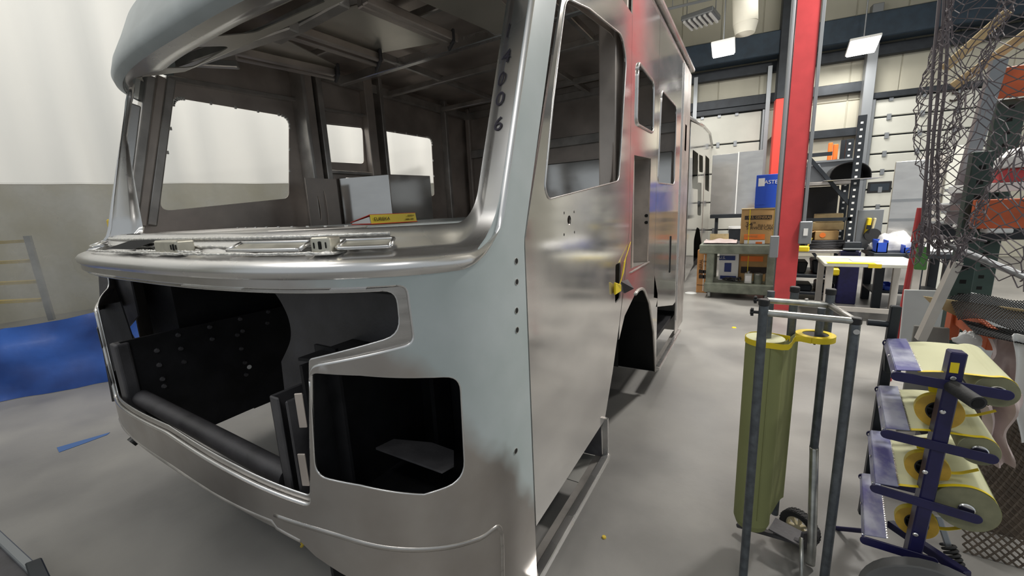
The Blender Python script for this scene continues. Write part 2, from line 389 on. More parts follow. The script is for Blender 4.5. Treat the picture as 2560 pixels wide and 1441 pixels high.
# column conduits at the far wall
c1 = onW(1935, 430)
ur = wu(onW(1926, 430)); t = empty('far_column', W0 + WD * ur - WN * .6, 'dark steel wall column with its lower half painted red, behind the large red column', 'column')
zs = onW(1955, 260).z
wbox(MB(), ur - .12, ur + .12, zs, 7.4, .5, .75).build('upper_shaft', 'girt', t, bevel=.01)
wbox(MB(), ur - .12, ur + .12, 0, zs, .5, .75).build('lower_shaft', 'red2', t, bevel=.01)
# ------------------------------------------------------------------ lamps, heater, duct
def highbay(name, p, sz, label):
    t = empty(name, p, label, 'lamp', 'lit high-bay lamps')
    tl = Matrix.Rotation(R_(-20), 3, 'X')
    MB().box(p + tl @ Vector((0, 0, .05)), (sz * 1.12, sz * 1.12, .06), tl).build('housing', 'white', t, bevel=.01)
    MB().box(p, (sz, sz, .03), tl).build('lens', 'lamp', t)
    MB().cyl(p + Vector((0, 0, .08)), (p.x, p.y, 7.18), .015, 6).build('hanger', 'pipe', t)
    a = area('lamp_light', p - Vector((0, 0, .08)), (sz, sz), 60); a.parent = t; a.location -= Vector(t.location)
p = onZ(1808, 124, 5.0); highbay('high_bay_lamp', p, .42, 'glowing square high-bay lamp above the far truck, nearer the cab roof')
p = onZ(2157, 118, 5.0); highbay('high_bay_lamp', p, .50, 'glowing square high-bay lamp right of the red column')
p = onZ(1752, 45, 6.2)
t = empty('ribbed_fixture', p, 'unlit ribbed ceiling fixture hanging upper left of the lit lamp', 'light fixture')
rz = Matrix.Rotation(R_(-10), 3, 'Z')
MB().box(p, (.75, .7, .12), rz).build('housing', 'pipe', t, bevel=.02)
for i in range(6): MB().box(p + rz @ Vector((-.30 + i * .12, 0, -.09)), (.06, .66, .06), rz).build('fin', 'white', t, bevel=.01)
for s in (-.33, .33): MB().cyl(p + Vector((s, 0, .05)), p + Vector((s, 0, .9)), .012, 6).build('hanger', 'pipe', t)
p = onZ(1862, 85, 5.2)
d = MB(); top = p + Vector((-.1, -.05, 1.7)); d.cyl(p + Vector((0, 0, .2)), top, .24, 24); d.cyl(p, p + Vector((0, 0, .2)), .19, 24, r2=.24)
single(d, 'exhaust_duct', 'ceil', 'round pale duct with flared end hanging from the ceiling', 'duct', smooth=True)
# curtain bay on the left
CD = Vector((.437, .90, 0)).normalized(); CN = Vector((CD.y, -CD.x, 0)); C0 = Vector((-6.42, .9, 0))
def onC(x, y, off=0): return onP(x, y, C0 + CN * off, CN)
def cu(p): return (p - C0).dot(CD)
zsplit = onC(150, 457).z; ztop = onC(200, 10).z
zt = 1.05
def cloth(u0, u1, z0, z1, amp, nu, nz, seed, topfn=None):
    mb = MB(); vs = []
    for j in range(nz + 1):
        for i in range(nu + 1):
            uu = u0 + (u1 - u0) * i / nu; zz = z0 + (z1 - z0) * j / nz
            if topfn: zz = z0 + (topfn(uu) - z0) * j / nz
            o = amp * (noise.noise(Vector((uu * 1.6 + seed, zz * .22, seed))) + .5 * noise.noise(Vector((uu * 4.1, zz * .35, seed + 5))))
            vs.append(C0 + CD * uu + CN * o + Vector((0, 0, zz)))
    fs = [(j * (nu + 1) + i, j * (nu + 1) + i + 1, (j + 1) * (nu + 1) + i + 1, (j + 1) * (nu + 1) + i) for j in range(nz) for i in range(nu)]
    return mb.add(vs, fs)
uend = cu(onC(352, 60))
t = empty('bay_curtain', C0 + CD * 3, 'tall white cloth curtain with a clear vinyl lower strip, left of the cab', 'curtain')
cloth(-4.5, 6.9, zsplit, 7.0, .12, 150, 24, 1.3, lambda u: 7.0 if u < uend or u > uend + 1.3 else onC(405, 150).z).build('cloth', 'curtain', t, smooth='all', thick=.004)
cloth(-4.5, 6.9, .55, zsplit, .12, 150, 12, 1.3).build('vinyl_strip', 'vinyl', t, smooth='all')
cloth(-4.5, 6.9, zsplit - .012, zsplit - .002, .12, 150, 1, 1.3).build('hem', 'curtain', t, smooth='all', thick=.008)
# blue tarpaulin along the curtain foot
A0, A1 = onZ(-300, 1062, 0), onZ(245, 960, 0); A2 = A1 + (A1 - A0).normalized() * 2.4
mb = MB(); vs = []; n = 60; rows = 9
for j in range(rows):
    for i in range(n + 1):
        q = A0.lerp(A2, i / n); f = j / (rows - 1)
        z = f * .72; lean = f * .16
        nn = Vector((-(A1 - A0).y, (A1 - A0).x, 0)).normalized()
        if nn.x > 0: nn = -nn
        w_ = noise.noise(Vector((q.x * 2.2, q.y * 2.2, f * 2.5))) * .07 + noise.noise(Vector((q.x * 6, q.y * 6, f * 6))) * .035
        vs.append(q + nn * (lean + w_) + Vector((0, 0, z * (1 + .12 * noise.noise(Vector((q.x, q.y, 3)))) + .004 )))
fs = [(j * (n + 1) + i, j * (n + 1) + i + 1, (j + 1) * (n + 1) + i + 1, (j + 1) * (n + 1) + i) for j in range(rows - 1) for i in range(n)]
mb.add(vs, fs); single(mb, 'tarpaulin', 'blue_tarp', 'crumpled blue tarpaulin along the foot of the bay curtain', 'tarpaulin', smooth='all', thick=.006)
# platform ladder behind the vinyl
t = None
la = onC(20, 700, -1.0)
t = empty('stair_ladder', (la.x, la.y, 0), 'stair ladder with yellow treads, behind the clear strip of the curtain', 'ladder')
for i, yy in enumerate((604, 654, 706, 752)):
    a, b = onC(-60, yy + 6, -1.0), onC(78 + i * 9, yy - 2, -1.0)
    MB().bar(a, b, .10, .035).build('tread', 'foam', t)
MB().bar(onC(68, 590, -.95), onC(130, 800, -.95), .05, .07, CN).build('stringer', 'pipe', t)
MB().bar(onC(-60, 590, -.95), onC(-60, 830, -.95), .05, .07, CN).build('stringer', 'pipe', t)
# open-web truss above the end of the curtain
q0, q1 = onC(330, -40, -1.2), onC(470, 25, -1.2)
t = MB().bar(q0 + Vector((0, 0, .55)) - CD * 1.5, q1 + Vector((0, 0, .55)) + CD * 1.5, .06, .06).build('truss_chord', 'white', ceil)
MB().bar(q0 - CD * 1.5, q1 + CD * 1.5, .06, .06).build('truss_chord', 'white', ceil)
for i in range(8):
    a = (q0 - CD * 1.5).lerp(q1 + CD * 1.5, i / 8); b = (q0 - CD * 1.5).lerp(q1 + CD * 1.5, (i + 1) / 8)
    u1_ = Vector((0, 0, .55)); MB().bar(a + (u1_ if i % 2 else Vector()), b + (Vector() if i % 2 else u1_), .035, .035).build('truss_web', 'white', ceil)
# ------------------------------------------------------------------ big red column
ca, cb = onZ(1932, 778, 0), onZ(1984, 780, 0)
cx, cy = (ca.x + cb.x) / 2, ca.y + .1; wd = cb.x - ca.x
t = empty('red_column', (cx, cy, 0), 'large red steel column in the middle of the shop', 'column')
MB().bx(cx - wd / 2, cx + wd / 2, cy, cy + .02, 0, 7.4).build('front_flange', 'red', t, bevel=.003)
MB().bx(cx - wd / 2, cx + wd / 2, cy + .33, cy + .35, 0, 7.4).build('rear_flange', 'pipe', t)
MB().bx(cx - .01, cx + .01, cy + .02, cy + .33, 0, 7.4).build('web', 'pipe', t)  # web and rear flange greyed to weaken the red mirrored in the cab
x = cx - wd / 2 - .04
zb = onY(1880, 590, cy).z
cd = MB(); cd.cyl((x, cy, zb), (x, cy, 7.3), .028, 10); cd.build('conduit', 'pipe', t, smooth=True)
MB().bx(x - .06, x + .05, cy - .06, cy + .04, zb - .32, zb).build('socket_box', 'pipe', t, bevel=.008)
x = cx + wd / 2 + .03; zb = onY(1993, 575, cy).z
MB().bx(x - .02, x + .02, cy - .02, cy + .03, zb, 7.3).build('cable_channel', 'pipe', t, bevel=.004)
q = MB().bx(x - .05, x + .10, cy - .05, cy + .05, zb - .20, zb + .12).build('switch_box', 'pipe', t, bevel=.01)
MB().bx(x - .0, x + .05, cy - .058, cy - .05, zb - .08, zb + .02).build('cover_plate', 'white', q)

# ================================================================== FIRE TRUCK CAB
XC, AA, Y1, Y0 = -2.0, 1.335, 1.188, .54
T = []
NT = 1600
for i in range(NT + 1):
    t_ = math.pi * i / NT; c, s = math.cos(t_), math.sin(t_)
    T.append(Vector((XC + AA * math.copysign(abs(c) ** (2 / 3), c), Y1 - (Y1 - Y0) * abs(s) ** (2 / 3), 0)))
SS = [0.0]
for i in range(NT): SS.append(SS[-1] + (T[i + 1] - T[i]).length)
LL = SS[-1]
import bisect
def plan(s):
    if s <= 0: return Vector((XC + AA, Y1 - s, 0)), Vector((-1, 0, 0))
    if s >= LL: return Vector((XC - AA, Y1 + (s - LL), 0)), Vector((1, 0, 0))
    i = min(max(bisect.bisect(SS, s) - 1, 0), NT - 1); f = (s - SS[i]) / (SS[i + 1] - SS[i])
    a, b = T[max(i - 2, 0)], T[min(i + 3, NT)]; d = (b - a).normalized()
    return T[i].lerp(T[i + 1], f), Vector((-d.y * -1, -d.x, 0)) * -1 if False else Vector((d.y, -d.x, 0))
def rake(z): return .37 * max(0, z - 1.55)
def FS(s, z, d=0.0):      # point of the cab's front skin: s along the plan curve from the near door edge, z height, d inward
    p, n = plan(s)
    if n.y < 0: n = -n
    elif abs(n.y) < 1e-6: pass
    return Vector((p.x + n.x * d, p.y + n.y * d + rake(z), z))
def SF(s, z):     # the far pillar stands a little inboard of the belt at its foot
    return .095 * max(0, min(1, (s - 2.55) / .12)) * max(0, min(1, (2.35 - z) / .7)) * max(0, min(1, (z - 1.52) / .08))
def mir(pts): return [(LL - s, z) for s, z in pts][::-1]
truck = empty('truck_cab', (XC, 3.0, 0), 'unpainted aluminium fire truck cab shell filling the left half of the photo', 'vehicle')
# outline of the front skin
bot = [(0, .235), (.034, .235), (.70, .52), (.76, .546), (.845, .587), (.91, .638), (1.0, .65), (1.4, .68), (LL / 2, .685)]
mb_ = [(s, max(z, .62)) for s, z in mir(bot)]
out = bot + mb_[1:] + [(LL, 1.53), (LL - .67, 1.56), (LL - .61, 1.98), (LL - .555, 2.3), (LL - .555, 2.6), (LL, 2.6), (LL, 2.95), (0, 2.95)]
FE = .60
win_out = fillet([(.17, 1.49), (LL - FE, 1.49), (LL - FE - .11, 1.62), (LL - FE - .05, 1.98), (LL - FE, 2.3), (LL - FE, 2.415), (.17, 2.415)], [.24, .03, 0, 0, 0, .10, .10], 10)
gr_half = [(.484, 1.452), (.484, 1.322), (.77, 1.253), (.845, .792), (1.2, .822), (LL / 2, .85)]
gr = gr_half + mir(gr_half)[1:]
gr_o = fillet([(.452, 1.468), (.446, 1.295), (.760, 1.236), (.832, .768), (1.2, .797), (LL / 2, .825)] + mir([(.452, 1.468), (.446, 1.295), (.760, 1.236), (.832, .768), (1.2, .797)]), .03, 5)
gr_i = fillet(gr, [.04, .05, .01, .02, 0, 0, 0, .02, .01, .05, .04], 5)
hl = fillet([(.765, 1.223), (.608, 1.217), (.431, 1.195), (.325, 1.178), (.333, .835), (.463, .821), (.65, .865), (.80, .883)], [.03, 0, 0, .05, .09, 0, 0, .05], 6)
holes = [win_out, gr_o, hl, mir(hl)]
for s, z in ((.058, 1.487), (.061, 1.418), (.070, 1.322), (.072, 1.255), (.114, .827)):
    q_ = FS(s, z, -.003); nn_ = (FS(s, z, -.01) - FS(s, z, 0)).normalized(); MB().cyl(q_, q_ + nn_ * .0012, .009, 14).build('hole_shade_disc', 'hole', truck); MB().ring(q_, q_ + nn_ * .0018, .011, .009, 14).build('hole_rim', 'alu_bright', truck)  # flat dark discs stand in for the shade inside the mounting holes
sheet(out, holes, lambda s, z: FS(s, z, SF(s, z)), .032).build('front_skin', 'primer', truck, smooth='all', thick=.006)
# flange around the grille opening
sheet(gr_o, [gr_i], lambda s, z: FS(s, z, .014), .04).build('grille_flange', 'alu', truck, smooth='all', thick=.004)
def edge_bead(name, loop, r, d, m, closed=True):
    pts = [FS(s, z, d) for s, z in densify(loop, .02)]
    if closed: pts.append(pts[0])
    MB().path(pts, r, 6).build(name, m, truck, smooth='all')
edge_bead('grille_edge', gr_o, .007, .005, 'alu_bright')
edge_bead('grille_inner_edge', gr_i, .004, .016, 'alu_bright')
edge_bead('lamp_opening_edge', hl, .0035, .001, 'alu_bright')
edge_bead('lamp_opening_edge', mir(hl), .0035, .001, 'alu_bright')
def offset_line(pts, r, name, m='alu'):
    MB().path([FS(s, z, .0) for s, z in densify(pts, .02)][:-1], r, 8).build(name, m, truck, smooth='all')
cre = [tuple(v) for v in cr([(1.0, .70, 0), (.783, .689, 0), (.6, .653, 0), (.43, .626, 0), (.30, .604, 0), (.215, .588, 0), (.215, .40, 0), (.215, .30, 0)], 6)]
def openpath(pts, r, d, name, m): MB().path([FS(p[0], p[1], d) for p in pts], r, 8).build(name, m, truck, smooth='all')
openpath([(a, b) for a, b, *_ in cre], .011, .003, 'pressed_crease', 'alu')
# windshield surround: lofted polished flange
w_in = fillet([(.17, 1.635), (LL - .17, 1.635), (LL - .17, 2.45), (.17, 2.45)], [.11, .11, .06, .06], 10)
def resample(loop, n):
    loop = [Vector(p) for p in loop]; k = min(range(len(loop)), key=lambda i: (loop[i] - Vector((LL / 2, 1.4))).length if False else abs(loop[i].x - loop[0].x) + abs(loop[i].y - loop[0].y))
    ds = [0.0]
    for i in range(len(loop)): ds.append(ds[-1] + (loop[(i + 1) % len(loop)] - loop[i]).length)
    tot = ds[-1]; res = []
    for j in range(n):
        d = tot * j / n; i = min(bisect.bisect(ds, d) - 1, len(loop) - 1)
        f = (d - ds[i]) / max(1e-9, ds[i + 1] - ds[i]); res.append(loop[i].lerp(loop[(i + 1) % len(loop)], f))
    return res
def byangle(loop, n, c, aspect):      # sample a loop by direction from its centre so two loops pair up
    loop = densify(loop, .004); A = sorted(((math.atan2((p[1] - c[1]) * aspect, p[0] - c[0]), p) for p in loop), key=lambda q: q[0])
    ang = [a for a, _ in A]; res = []
    for j in range(n):
        a = -math.pi + 2 * math.pi * j / n; i = bisect.bisect(ang, a) % len(A); res.append(Vector(A[i][1][:2]))
    return res
# param by perimeter fraction within each of four sides
def sides(loop_rect, rads, n=(90, 40)):
    (s0, z0), (s1, _), (_, z1) = loop_rect
    def arc(c, r, a0, a1, k): return [(c[0] + r * math.cos(a0 + (a1 - a0) * i / k), c[1] + r * math.sin(a0 + (a1 - a0) * i / k)) for i in range(k)]
    def line(a, b, k): return [(a[0] + (b[0] - a[0]) * i / k, a[1] + (b[1] - a[1]) * i / k) for i in range(k)]
    r0, r1, r2, r3 = rads; p = []
    p += line((s0 + r0, z0), (s1 - r1, z0), n[0]); p += arc((s1 - r1, z0 + r1), r1, -math.pi / 2, 0, 12)
    p += line((s1, z0 + r1), (s1, z1 - r2), n[1]); p += arc((s1 - r2, z1 - r2), r2, 0, math.pi / 2, 12)
    p += line((s1 - r2, z1), (s0 + r3, z1), n[0]); p += arc((s0 + r3, z1 - r3), r3, math.pi / 2, math.pi, 12)
    p += line((s0, z1 - r3), (s0, z0 + r0), n[1]); p += arc((s0 + r0, z0 + r0), r0, math.pi, 1.5 * math.pi, 12)
    return p
Wo = sides(((.17, 1.49), (LL - FE, 0), (0, 2.415)), (.14, .06, .05, .05))
Wi = sides(((.125, 1.618), (LL - FE + .03, 0), (0, 2.45)), (.10, .05, .06, .06))
prof = [(0, 0, 0), (.10, .02, -.014), (.22, .05, -.020), (.34, .10, -.014), (.42, .18, -.002), (.50, .62, .004), (.56, .72, 0), (.75, .84, 0), (.97, .98, 0), (1.0, 1.12, 0)]
mb = MB(); n = len(Wo); vs = []
for g, dd, ex in prof:
    for a, b in zip(Wo, Wi):
        s, z = a[0] + (b[0] - a[0]) * g, a[1] + (b[1] - a[1]) * g; s -= (.12 * max(0, min(1, (2.3 - z) / .6)) * max(0, min(1, (z - 1.49) / .10)) if s > 2.6 else 0); k_ = max(0, min(1, (s - 2.35) / .40)); k_ = 1 - .85 * k_ * k_ * (3 - 2 * k_) * max(0, min(1, (z - 1.60) / .55)); vs.append(FS(s, z, (.12 * dd + ex) * k_ + SF(s, z)))
fs = [(k * n + i, k * n + (i + 1) % n, (k + 1) * n + (i + 1) % n, (k + 1) * n + i) for k in range(len(prof) - 1) for i in range(n)]
mb.add(vs, fs); mb.build('windshield_surround', 'alu_bright', truck, smooth='all', thick=.004)
# weld seam ring and the pressed pocket strips on the cowl shelf
def cowl(s, f, h=0.0):     # point on the shelf in front of the riser; f 0..1 from ridge to riser
    return FS(s, 1.558 + .03 * f + h, .02 + .075 * f)
openpath([(.52 + i * .02, 1.602) for i in range(118)], .006, .10, 'riser_weld', 'weld')
for a, b in ((.50, .66), (.78, 1.08), (2.35, 2.62)):
    mb = MB(); pts0 = [cowl(a + (b - a) * i / 20, .25, .004) for i in range(21)]; pts1 = [cowl(a + (b - a) * i / 20, .8, .006) for i in range(21)]
    mb.path(pts0, .006, 6); mb.path(pts1, .006, 6); mb.path([pts0[0], pts1[0]], .006, 6); mb.path([pts0[-1], pts1[-1]], .006, 6); mb.build('pressed_pocket_rim', 'alu_bright', truck, smooth='all')
    mb = MB(); mb.ribbon([p + Vector((0, 0, -.001)) for p in pts0], [p + Vector((0, 0, -.001)) for p in pts1]); mb.build('pressed_pocket', 'cast', truck)
# cowl box castings (wiper pivots)
def casting(s, w_, d_, h_, name):
    c = cowl(s, .35, .012); q, nn = plan(s)
    tx = Vector((-nn.y, nn.x, 0)) if nn.y > 0 else Vector((nn.y, -nn.x, 0)); tx = Vector((1, 0, 0)) - nn * nn.x; tx.normalize()
    ny = Vector((0, 0, 1)).cross(tx)
    m = Matrix((tx, ny, Vector((0, 0, 1)))).transposed()
    o = MB().box(c, (w_, d_, h_), m).build(name, 'cast', truck, bevel=.007, seg=3)
    o2 = MB().box(c - Vector((0, 0, h_ / 2)) , (w_ + .03, d_ + .02, .008), m).build('foot_flange', 'weld', o, bevel=.003)
    f = c + m @ Vector((0, -d_ / 2 - .001, 0))
    return o, c, m, f
for s, w_ in ((.70, .06), (1.43, .17)):
    o, c, m, f = casting(s, w_, .055, .045, 'pivot_casting')
    side = w_ / 2 - .018
    for dx_, ww in ((0, .010), (-.018, .004), (.018, .004)):
        xx = dx_ + (side if w_ > .1 else 0)
        MB().box(f + m @ Vector((xx, 0, 0)), (ww, .004, .022 if ww > .005 else .018), m).build('slot', 'hole', o, bevel=.002)
random.seed(2)
for k_, (s0_, s1_, z_, d_) in enumerate(((.52, 2.6, 1.575, .088), (.66, 2.3, 1.560, .020), (1.2, 1.7, 1.565, .030))):
    mb = MB(); pts = [FS(s0_ + (s1_ - s0_) * i / 120, z_ + .004 * noise.noise(Vector((i * .5, k_, 0))), d_ + .006 * noise.noise(Vector((i * .35, k_, 4)))) for i in range(121)]
    mb.path(pts, .0045, 6); mb.build('sealant_bead', 'weld', truck, smooth='all')
# dark recess at far end of the cowl, brackets under the belt, weld dots
mb = MB(); pts0 = [cowl(1.72 + .30 * i / 10, .0, .012) for i in range(11)]; pts1 = [cowl(1.72 + .30 * i / 10, 1.0, .010) for i in range(11)]
mb.ribbon(pts0, pts1); mb.build('cowl_opening', 'hole', truck)
for a, b, dz in ((.56, .66, 0), (.96, 1.27, 0), (1.87, 2.2, 0)):
    mb = MB(); A = [FS(a + (b - a) * i / 8, 1.462, -.008) for i in range(9)]; B = [FS(a + (b - a) * i / 8, 1.466, .03) for i in range(9)]
    mb.ribbon(A, B); o = mb.build('grille_tab', 'alu_bright', truck, thick=.004)
    if a < .6:
        for s in (.585, .635): MB().cyl(FS(s, 1.462, .012) + Vector((0, 0, 0)), FS(s, 1.474, .012), .008, 10).build('weld_nut', 'weld', o)
# grille hinges along the near and far grille sides
for s, z in ((.80, 1.10), (.825, .90)):
    for ss, dd in ((s, 1), (LL - s, -1)):
        a = FS(ss + dd * .0, z, -.004); b = FS(ss + dd * .028, z - .004, -.004); nrm = FS(ss, z, .01) - FS(ss, z, 0)
        mb = MB(); q = [a + Vector((0, 0, .055)), b + Vector((0, 0, .055)), b - Vector((0, 0, .055)), a - Vector((0, 0, .055))]; mb.slab(q, nrm.normalized() * .006)
        mb.build('grille_hinge', 'steel_dark' if dd < 0 else 'alu_in', truck, bevel=.002)
# hem of the front skin
hem = densify([Vector((a, b)) for a, b in bot + mir(bot)[1:]] , .03)
hem = [p for p in hem if p.y < .70][:]
openpath([(s_, .672 if s_ > 1.0 else .65 - (1.0 - s_) * .2) for s_ in [.9 + i * .02 for i in range(81)]], .010, .004, 'bumper_hem', 'alu_frame')
# header visor above the windshield, rolled roof front
mb = MB(); vs = []
VP = [(2.395, .00), (2.415, -.035), (2.44, -.052), (2.50, -.058), (2.60, -.05), (2.70, -.01), (2.80, .06), (2.88, .16), (2.96, .32), (3.02, .55)]
ns = 140
for z, d in VP:
    for i in range(ns + 1):
        s = (LL - .38) * i / ns; e = max(0, min(1, min(s - 0.02, LL - .02 - s) / .5)); e = e * e * (3 - 2 * e)
        dd = d if d < 0 else d * (.35 + .65 * e)
        if d < 0: dd = d * (.25 + .75 * e)
        p = FS(s, z, 0) if z <= 2.6 else FS(s, 2.6, 0) + Vector((0, 0, z - 2.6)); q, nn = plan(s)
        if nn.y < 0: nn = -nn
        vs.append(Vector((p.x + nn.x * dd, p.y + (nn.y if d > 0 else nn.y) * dd, p.z)))
fs = [(k * (ns + 1) + i, k * (ns + 1) + i + 1, (k + 1) * (ns + 1) + i + 1, (k + 1) * (ns + 1) + i) for k in range(len(VP) - 1) for i in range(ns)]
mb.add(vs, fs); mb.build('roof_visor', 'primer_flat', truck, smooth='all', thick=.005)
MB().bx(-3.34, -.68, 1.9, 5.04, 3.0, 3.03).build('roof_skin', 'alu_side', truck, bevel=.01)
MB().bx(-3.1, -.92, 1.3, 1.92, 2.98, 3.02).build('roof_front', 'alu_side', truck, bevel=.01)
MB().bar((-.655, 1.9, 3.045), (-.655, 5.05, 3.045), .05, .04).build('drip_rail', 'alu_bright', truck, bevel=.008)
# ---- near side: door, centre panel, rear door, corner
XS = -.665
def yz(pts, X=XS): return [(onX(x, y, X).y, onX(x, y, X).z) for x, y in pts]
def flat(name, outer, holes, X, m, t=.006, parent=truck):
    return sheet(outer, holes, lambda y, z: Vector((X, y, z))).build(name, m, parent, thick=t)
seamY = onX(1571, 583, XS).y
door_out = [(1.193, 1.552)] + [(1.193 + .003, .43)] + yz([(1510, 1050), (1530, 930), (1546, 815), (1559, 700)]) + [(seamY, 1.5), (seamY + .02, 2.72)] + [(1.193 + .41 * (2.72 - 1.55), 2.72)]
win1 = fillet(yz([(1412, -5), (1395, 130), (1380, 253), (1359, 470), (1368, 499), (1545, 453), (1550, 380), (1564, 150), (1553, 88), (1470, 22)]), [.05, 0, 0, .03, .06, .05, 0, .05, .05, .0], 5)
slot = fillet(yz([(1537, 662), (1550, 656), (1549, 745), (1536, 760)]), .02, 4)
holes_ = [win1, slot]
for (x, y, r) in ((1421, 551, .02), (1408, 533, .006), (1433, 530, .006), (1408, 587, .006), (1434, 581, .006)):
    p = onX(x, y, XS); holes_.append([(p.y + r * math.cos(a * math.pi / 7), p.z + r * math.sin(a * math.pi / 7)) for a in range(14)])
door = flat('front_door', door_out, holes_, XS, 'alu_side', .008)
for k in range(-1, 1): pass
MB().path([Vector((XS + .004, a, b)) for a, b in densify(win1, .03)] + [Vector((XS + .004, *win1[0]))], .004, 6).build('window_edge', 'alu_bright', door, smooth='all')
# inner door frame, B-pillar
fr = [(a, b) for a, b in win1]; cy_, cz_ = 1.95, 2.1
win1b = [(cy_ + (a - cy_) * 1.06, cz_ + (b - cz_) * 1.04) for a, b in win1]
flat('door_inner_skin', [(1.24, 1.54), (1.24, .46), (2.02, .48), (2.24, 1.0), (seamY - .02, 1.5), (seamY - .02, 2.66), (1.66, 2.66)], [win1b], XS - .05, 'alu_in', .004, door)
MB().bx(-.80, -.70, seamY - .16, seamY - .03, 1.3, 2.95).build('door_post', 'alu_in', truck, bevel=.006)
MB().bx(-.74, -.68, seamY - .02, seamY + .02, 1.1, 2.95).build('door_seam_backing', 'alu_in', truck)
# yellow strap through the latch slot
st = [onX(1548, 715, XS + .012), onX(1556, 690, XS + .015), onX(1563, 650, XS + .02), onX(1575, 610, XS + .01)]
mb = MB(); mb.ribbon([p + Vector((0, .02, .012)) for p in st], [p - Vector((0, .02, .012)) for p in st])
o = mb.build('strap', 'tape', None, thick=.004); tag(centre(o), 'yellow strap pulled through the latch slot of the cab door', 'strap')
mb = MB(); q = [onX(1534, 706, XS + .012), onX(1549, 712, XS + .02), onX(1549, 728, XS + .012), onX(1534, 738, XS + .01)]; mb.slab(q, (.012, 0, 0)); 
tag(centre(mb.build('strap_end', 'tape', None, bevel=.004)), 'folded yellow strap end sticking out of the door edge', 'strap')
mb = MB(); tip = onX(1585, 722, XS + .06); q = [onX(1550, 703, XS), onX(1568, 697, XS), onX(1560, 735, XS)]
mb.add(q + [tip], [(0, 1, 2), (0, 1, 3), (1, 2, 3), (2, 0, 3)]); mb.build('latch_guard', 'steel_dark', truck)
# centre panel with window, recessed locker opening and wheel arch
y2, y3, y4 = onX(1640, 432, XS).y, onX(1700, 400, XS).y, onX(1722, 300, XS).y
arch = fillet(yz([(1546, 918), (1546, 850), (1560, 790), (1590, 728), (1606, 720), (1620, 757), (1631, 830), (1636, 929)]), [0, 0, 0, .08, .08, 0, 0, 0], 5)
arch_in = [(a, b) for a, b in arch]
ya = arch[0][0]; yb = arch[-1][0]
top_edge = [(seamY + .026, 3.0)]
lower = [(seamY + .006, 1.5)] + [(a + .012, b) for a, b in yz([(1559, 700), (1546, 815), (1530, 930)])][:2]
cp = [(seamY + .028, 3.0)] + lower + [p for p in arch_in[1:-1]] + [(yb + .0, .23), (yb + .035, .22), (yb + .035, .9), (y2, 1.1), (y2, 3.0)]
w2 = fillet(yz([(1592, 155), (1632, 206), (1630, 333), (1588, 310)]), .05, 5)
lo = yz([(1584, 388), (1626, 397), (1619, 655), (1574, 672)])
flat('centre_panel', cp, [w2, lo], XS, 'alu_side', .008)
MB().path([Vector((XS + .006, a, b)) for a, b in densify(w2, .03)] + [Vector((XS + .006, *w2[0]))], .010, 6).build('window_rim', 'alu_bright', truck, smooth='all')
# recess: four cheeks and back
r0, r1 = min(a for a, b in lo), max(a for a, b in lo); zz0, zz1 = min(b for a, b in lo), max(b for a, b in lo)
mb = MB(); mb.bx(XS - .16, XS, r1, r1 + .006, zz0, zz1); mb.bx(XS - .16, XS, r0 - .006, r0, zz0, zz1); mb.bx(XS - .16, XS + .012, r0, r1, zz0 - .006, zz0); mb.bx(XS - .16, XS, r0, r1, zz1, zz1 + .006); mb.bx(XS - .165, XS - .16, r0, r1, zz0, zz1)
rc = mb.build('locker_recess', 'alu_frame', truck)
MB().bx(XS - .12, XS - .02, r0 + .14, r0 + .17, zz0, zz1).build('recess_bar', 'alu_in', rc)
for k in (0, .05): MB().cyl((XS - .02, r1 - .004, 1.52 + k), (XS - .02, r1 - .012, 1.52 + k), .012, 10).build('bolt_hole', 'hole', rc)
# wheel liner
mb = MB(); ln = [Vector((XS - .001, a, b)) for a, b in arch]; ln.append(ln[0].copy()); mb.ribbon(ln, [p + Vector((-.55, 0, 0)) for p in ln]); mb.add([p + Vector((-.55, 0, 0)) for p in ln[:-1]], [tuple(range(len(ln) - 1))])
mb.build('wheel_liner', 'hole', truck)
mb = MB(); mb.path([Vector((XS + .004, a + .006, b)) for a, b in arch[4:]], .012, 6); mb.build('arch_lip', 'alu_frame', truck, smooth='all')
# rear door and corner post
w3 = fillet(yz([(1653, 225), (1690, 268), (1684, 462), (1643, 458)]), .06, 5)
yr = y3
flat('rear_door', [(y2 + .008, 3.0), (y2 + .008, .9), (yb + .045, .86), (y2 + .10, .80), (yr - .18, .62), (yr - .04, .62), (yr - .008, .62), (yr - .008, 3.0)], [w3], XS, 'alu_side', .008)
flat('rear_corner', [(yr, 3.0), (yr, .25), (5.04, .25), (5.04, 3.0)], [], XS, 'alu_frame', .008)
MB().path([Vector((XS + .004, a, b)) for a, b in densify(w3, .03)] + [Vector((XS + .004, *w3[0]))], .006, 6).build('window_rim', 'alu_bright', truck, smooth='all')
for yy in (y2 + .004, yr - .004): MB().bx(XS - .02, XS - .012, yy - .02, yy + .02, .9, 2.98).build('door_seam_backing', 'alu_in', truck)
MB().bx(XS, XS + .014, yr + .02, yr + .05, .4, 2.98).build('corner_trim', 'alu_bright', truck, bevel=.004)
q = onX(1713, 345, XS); MB().bx(XS, XS + .004, q.y - .05, q.y + .06, q.z - .13, q.z + .13).build('marker_tag', 'orange', truck)
MB().bx(XS, XS + .012, y3 - .45, y3 - .42, 1.0, 1.35).build('grab_slot', 'hole', truck, bevel=.004)
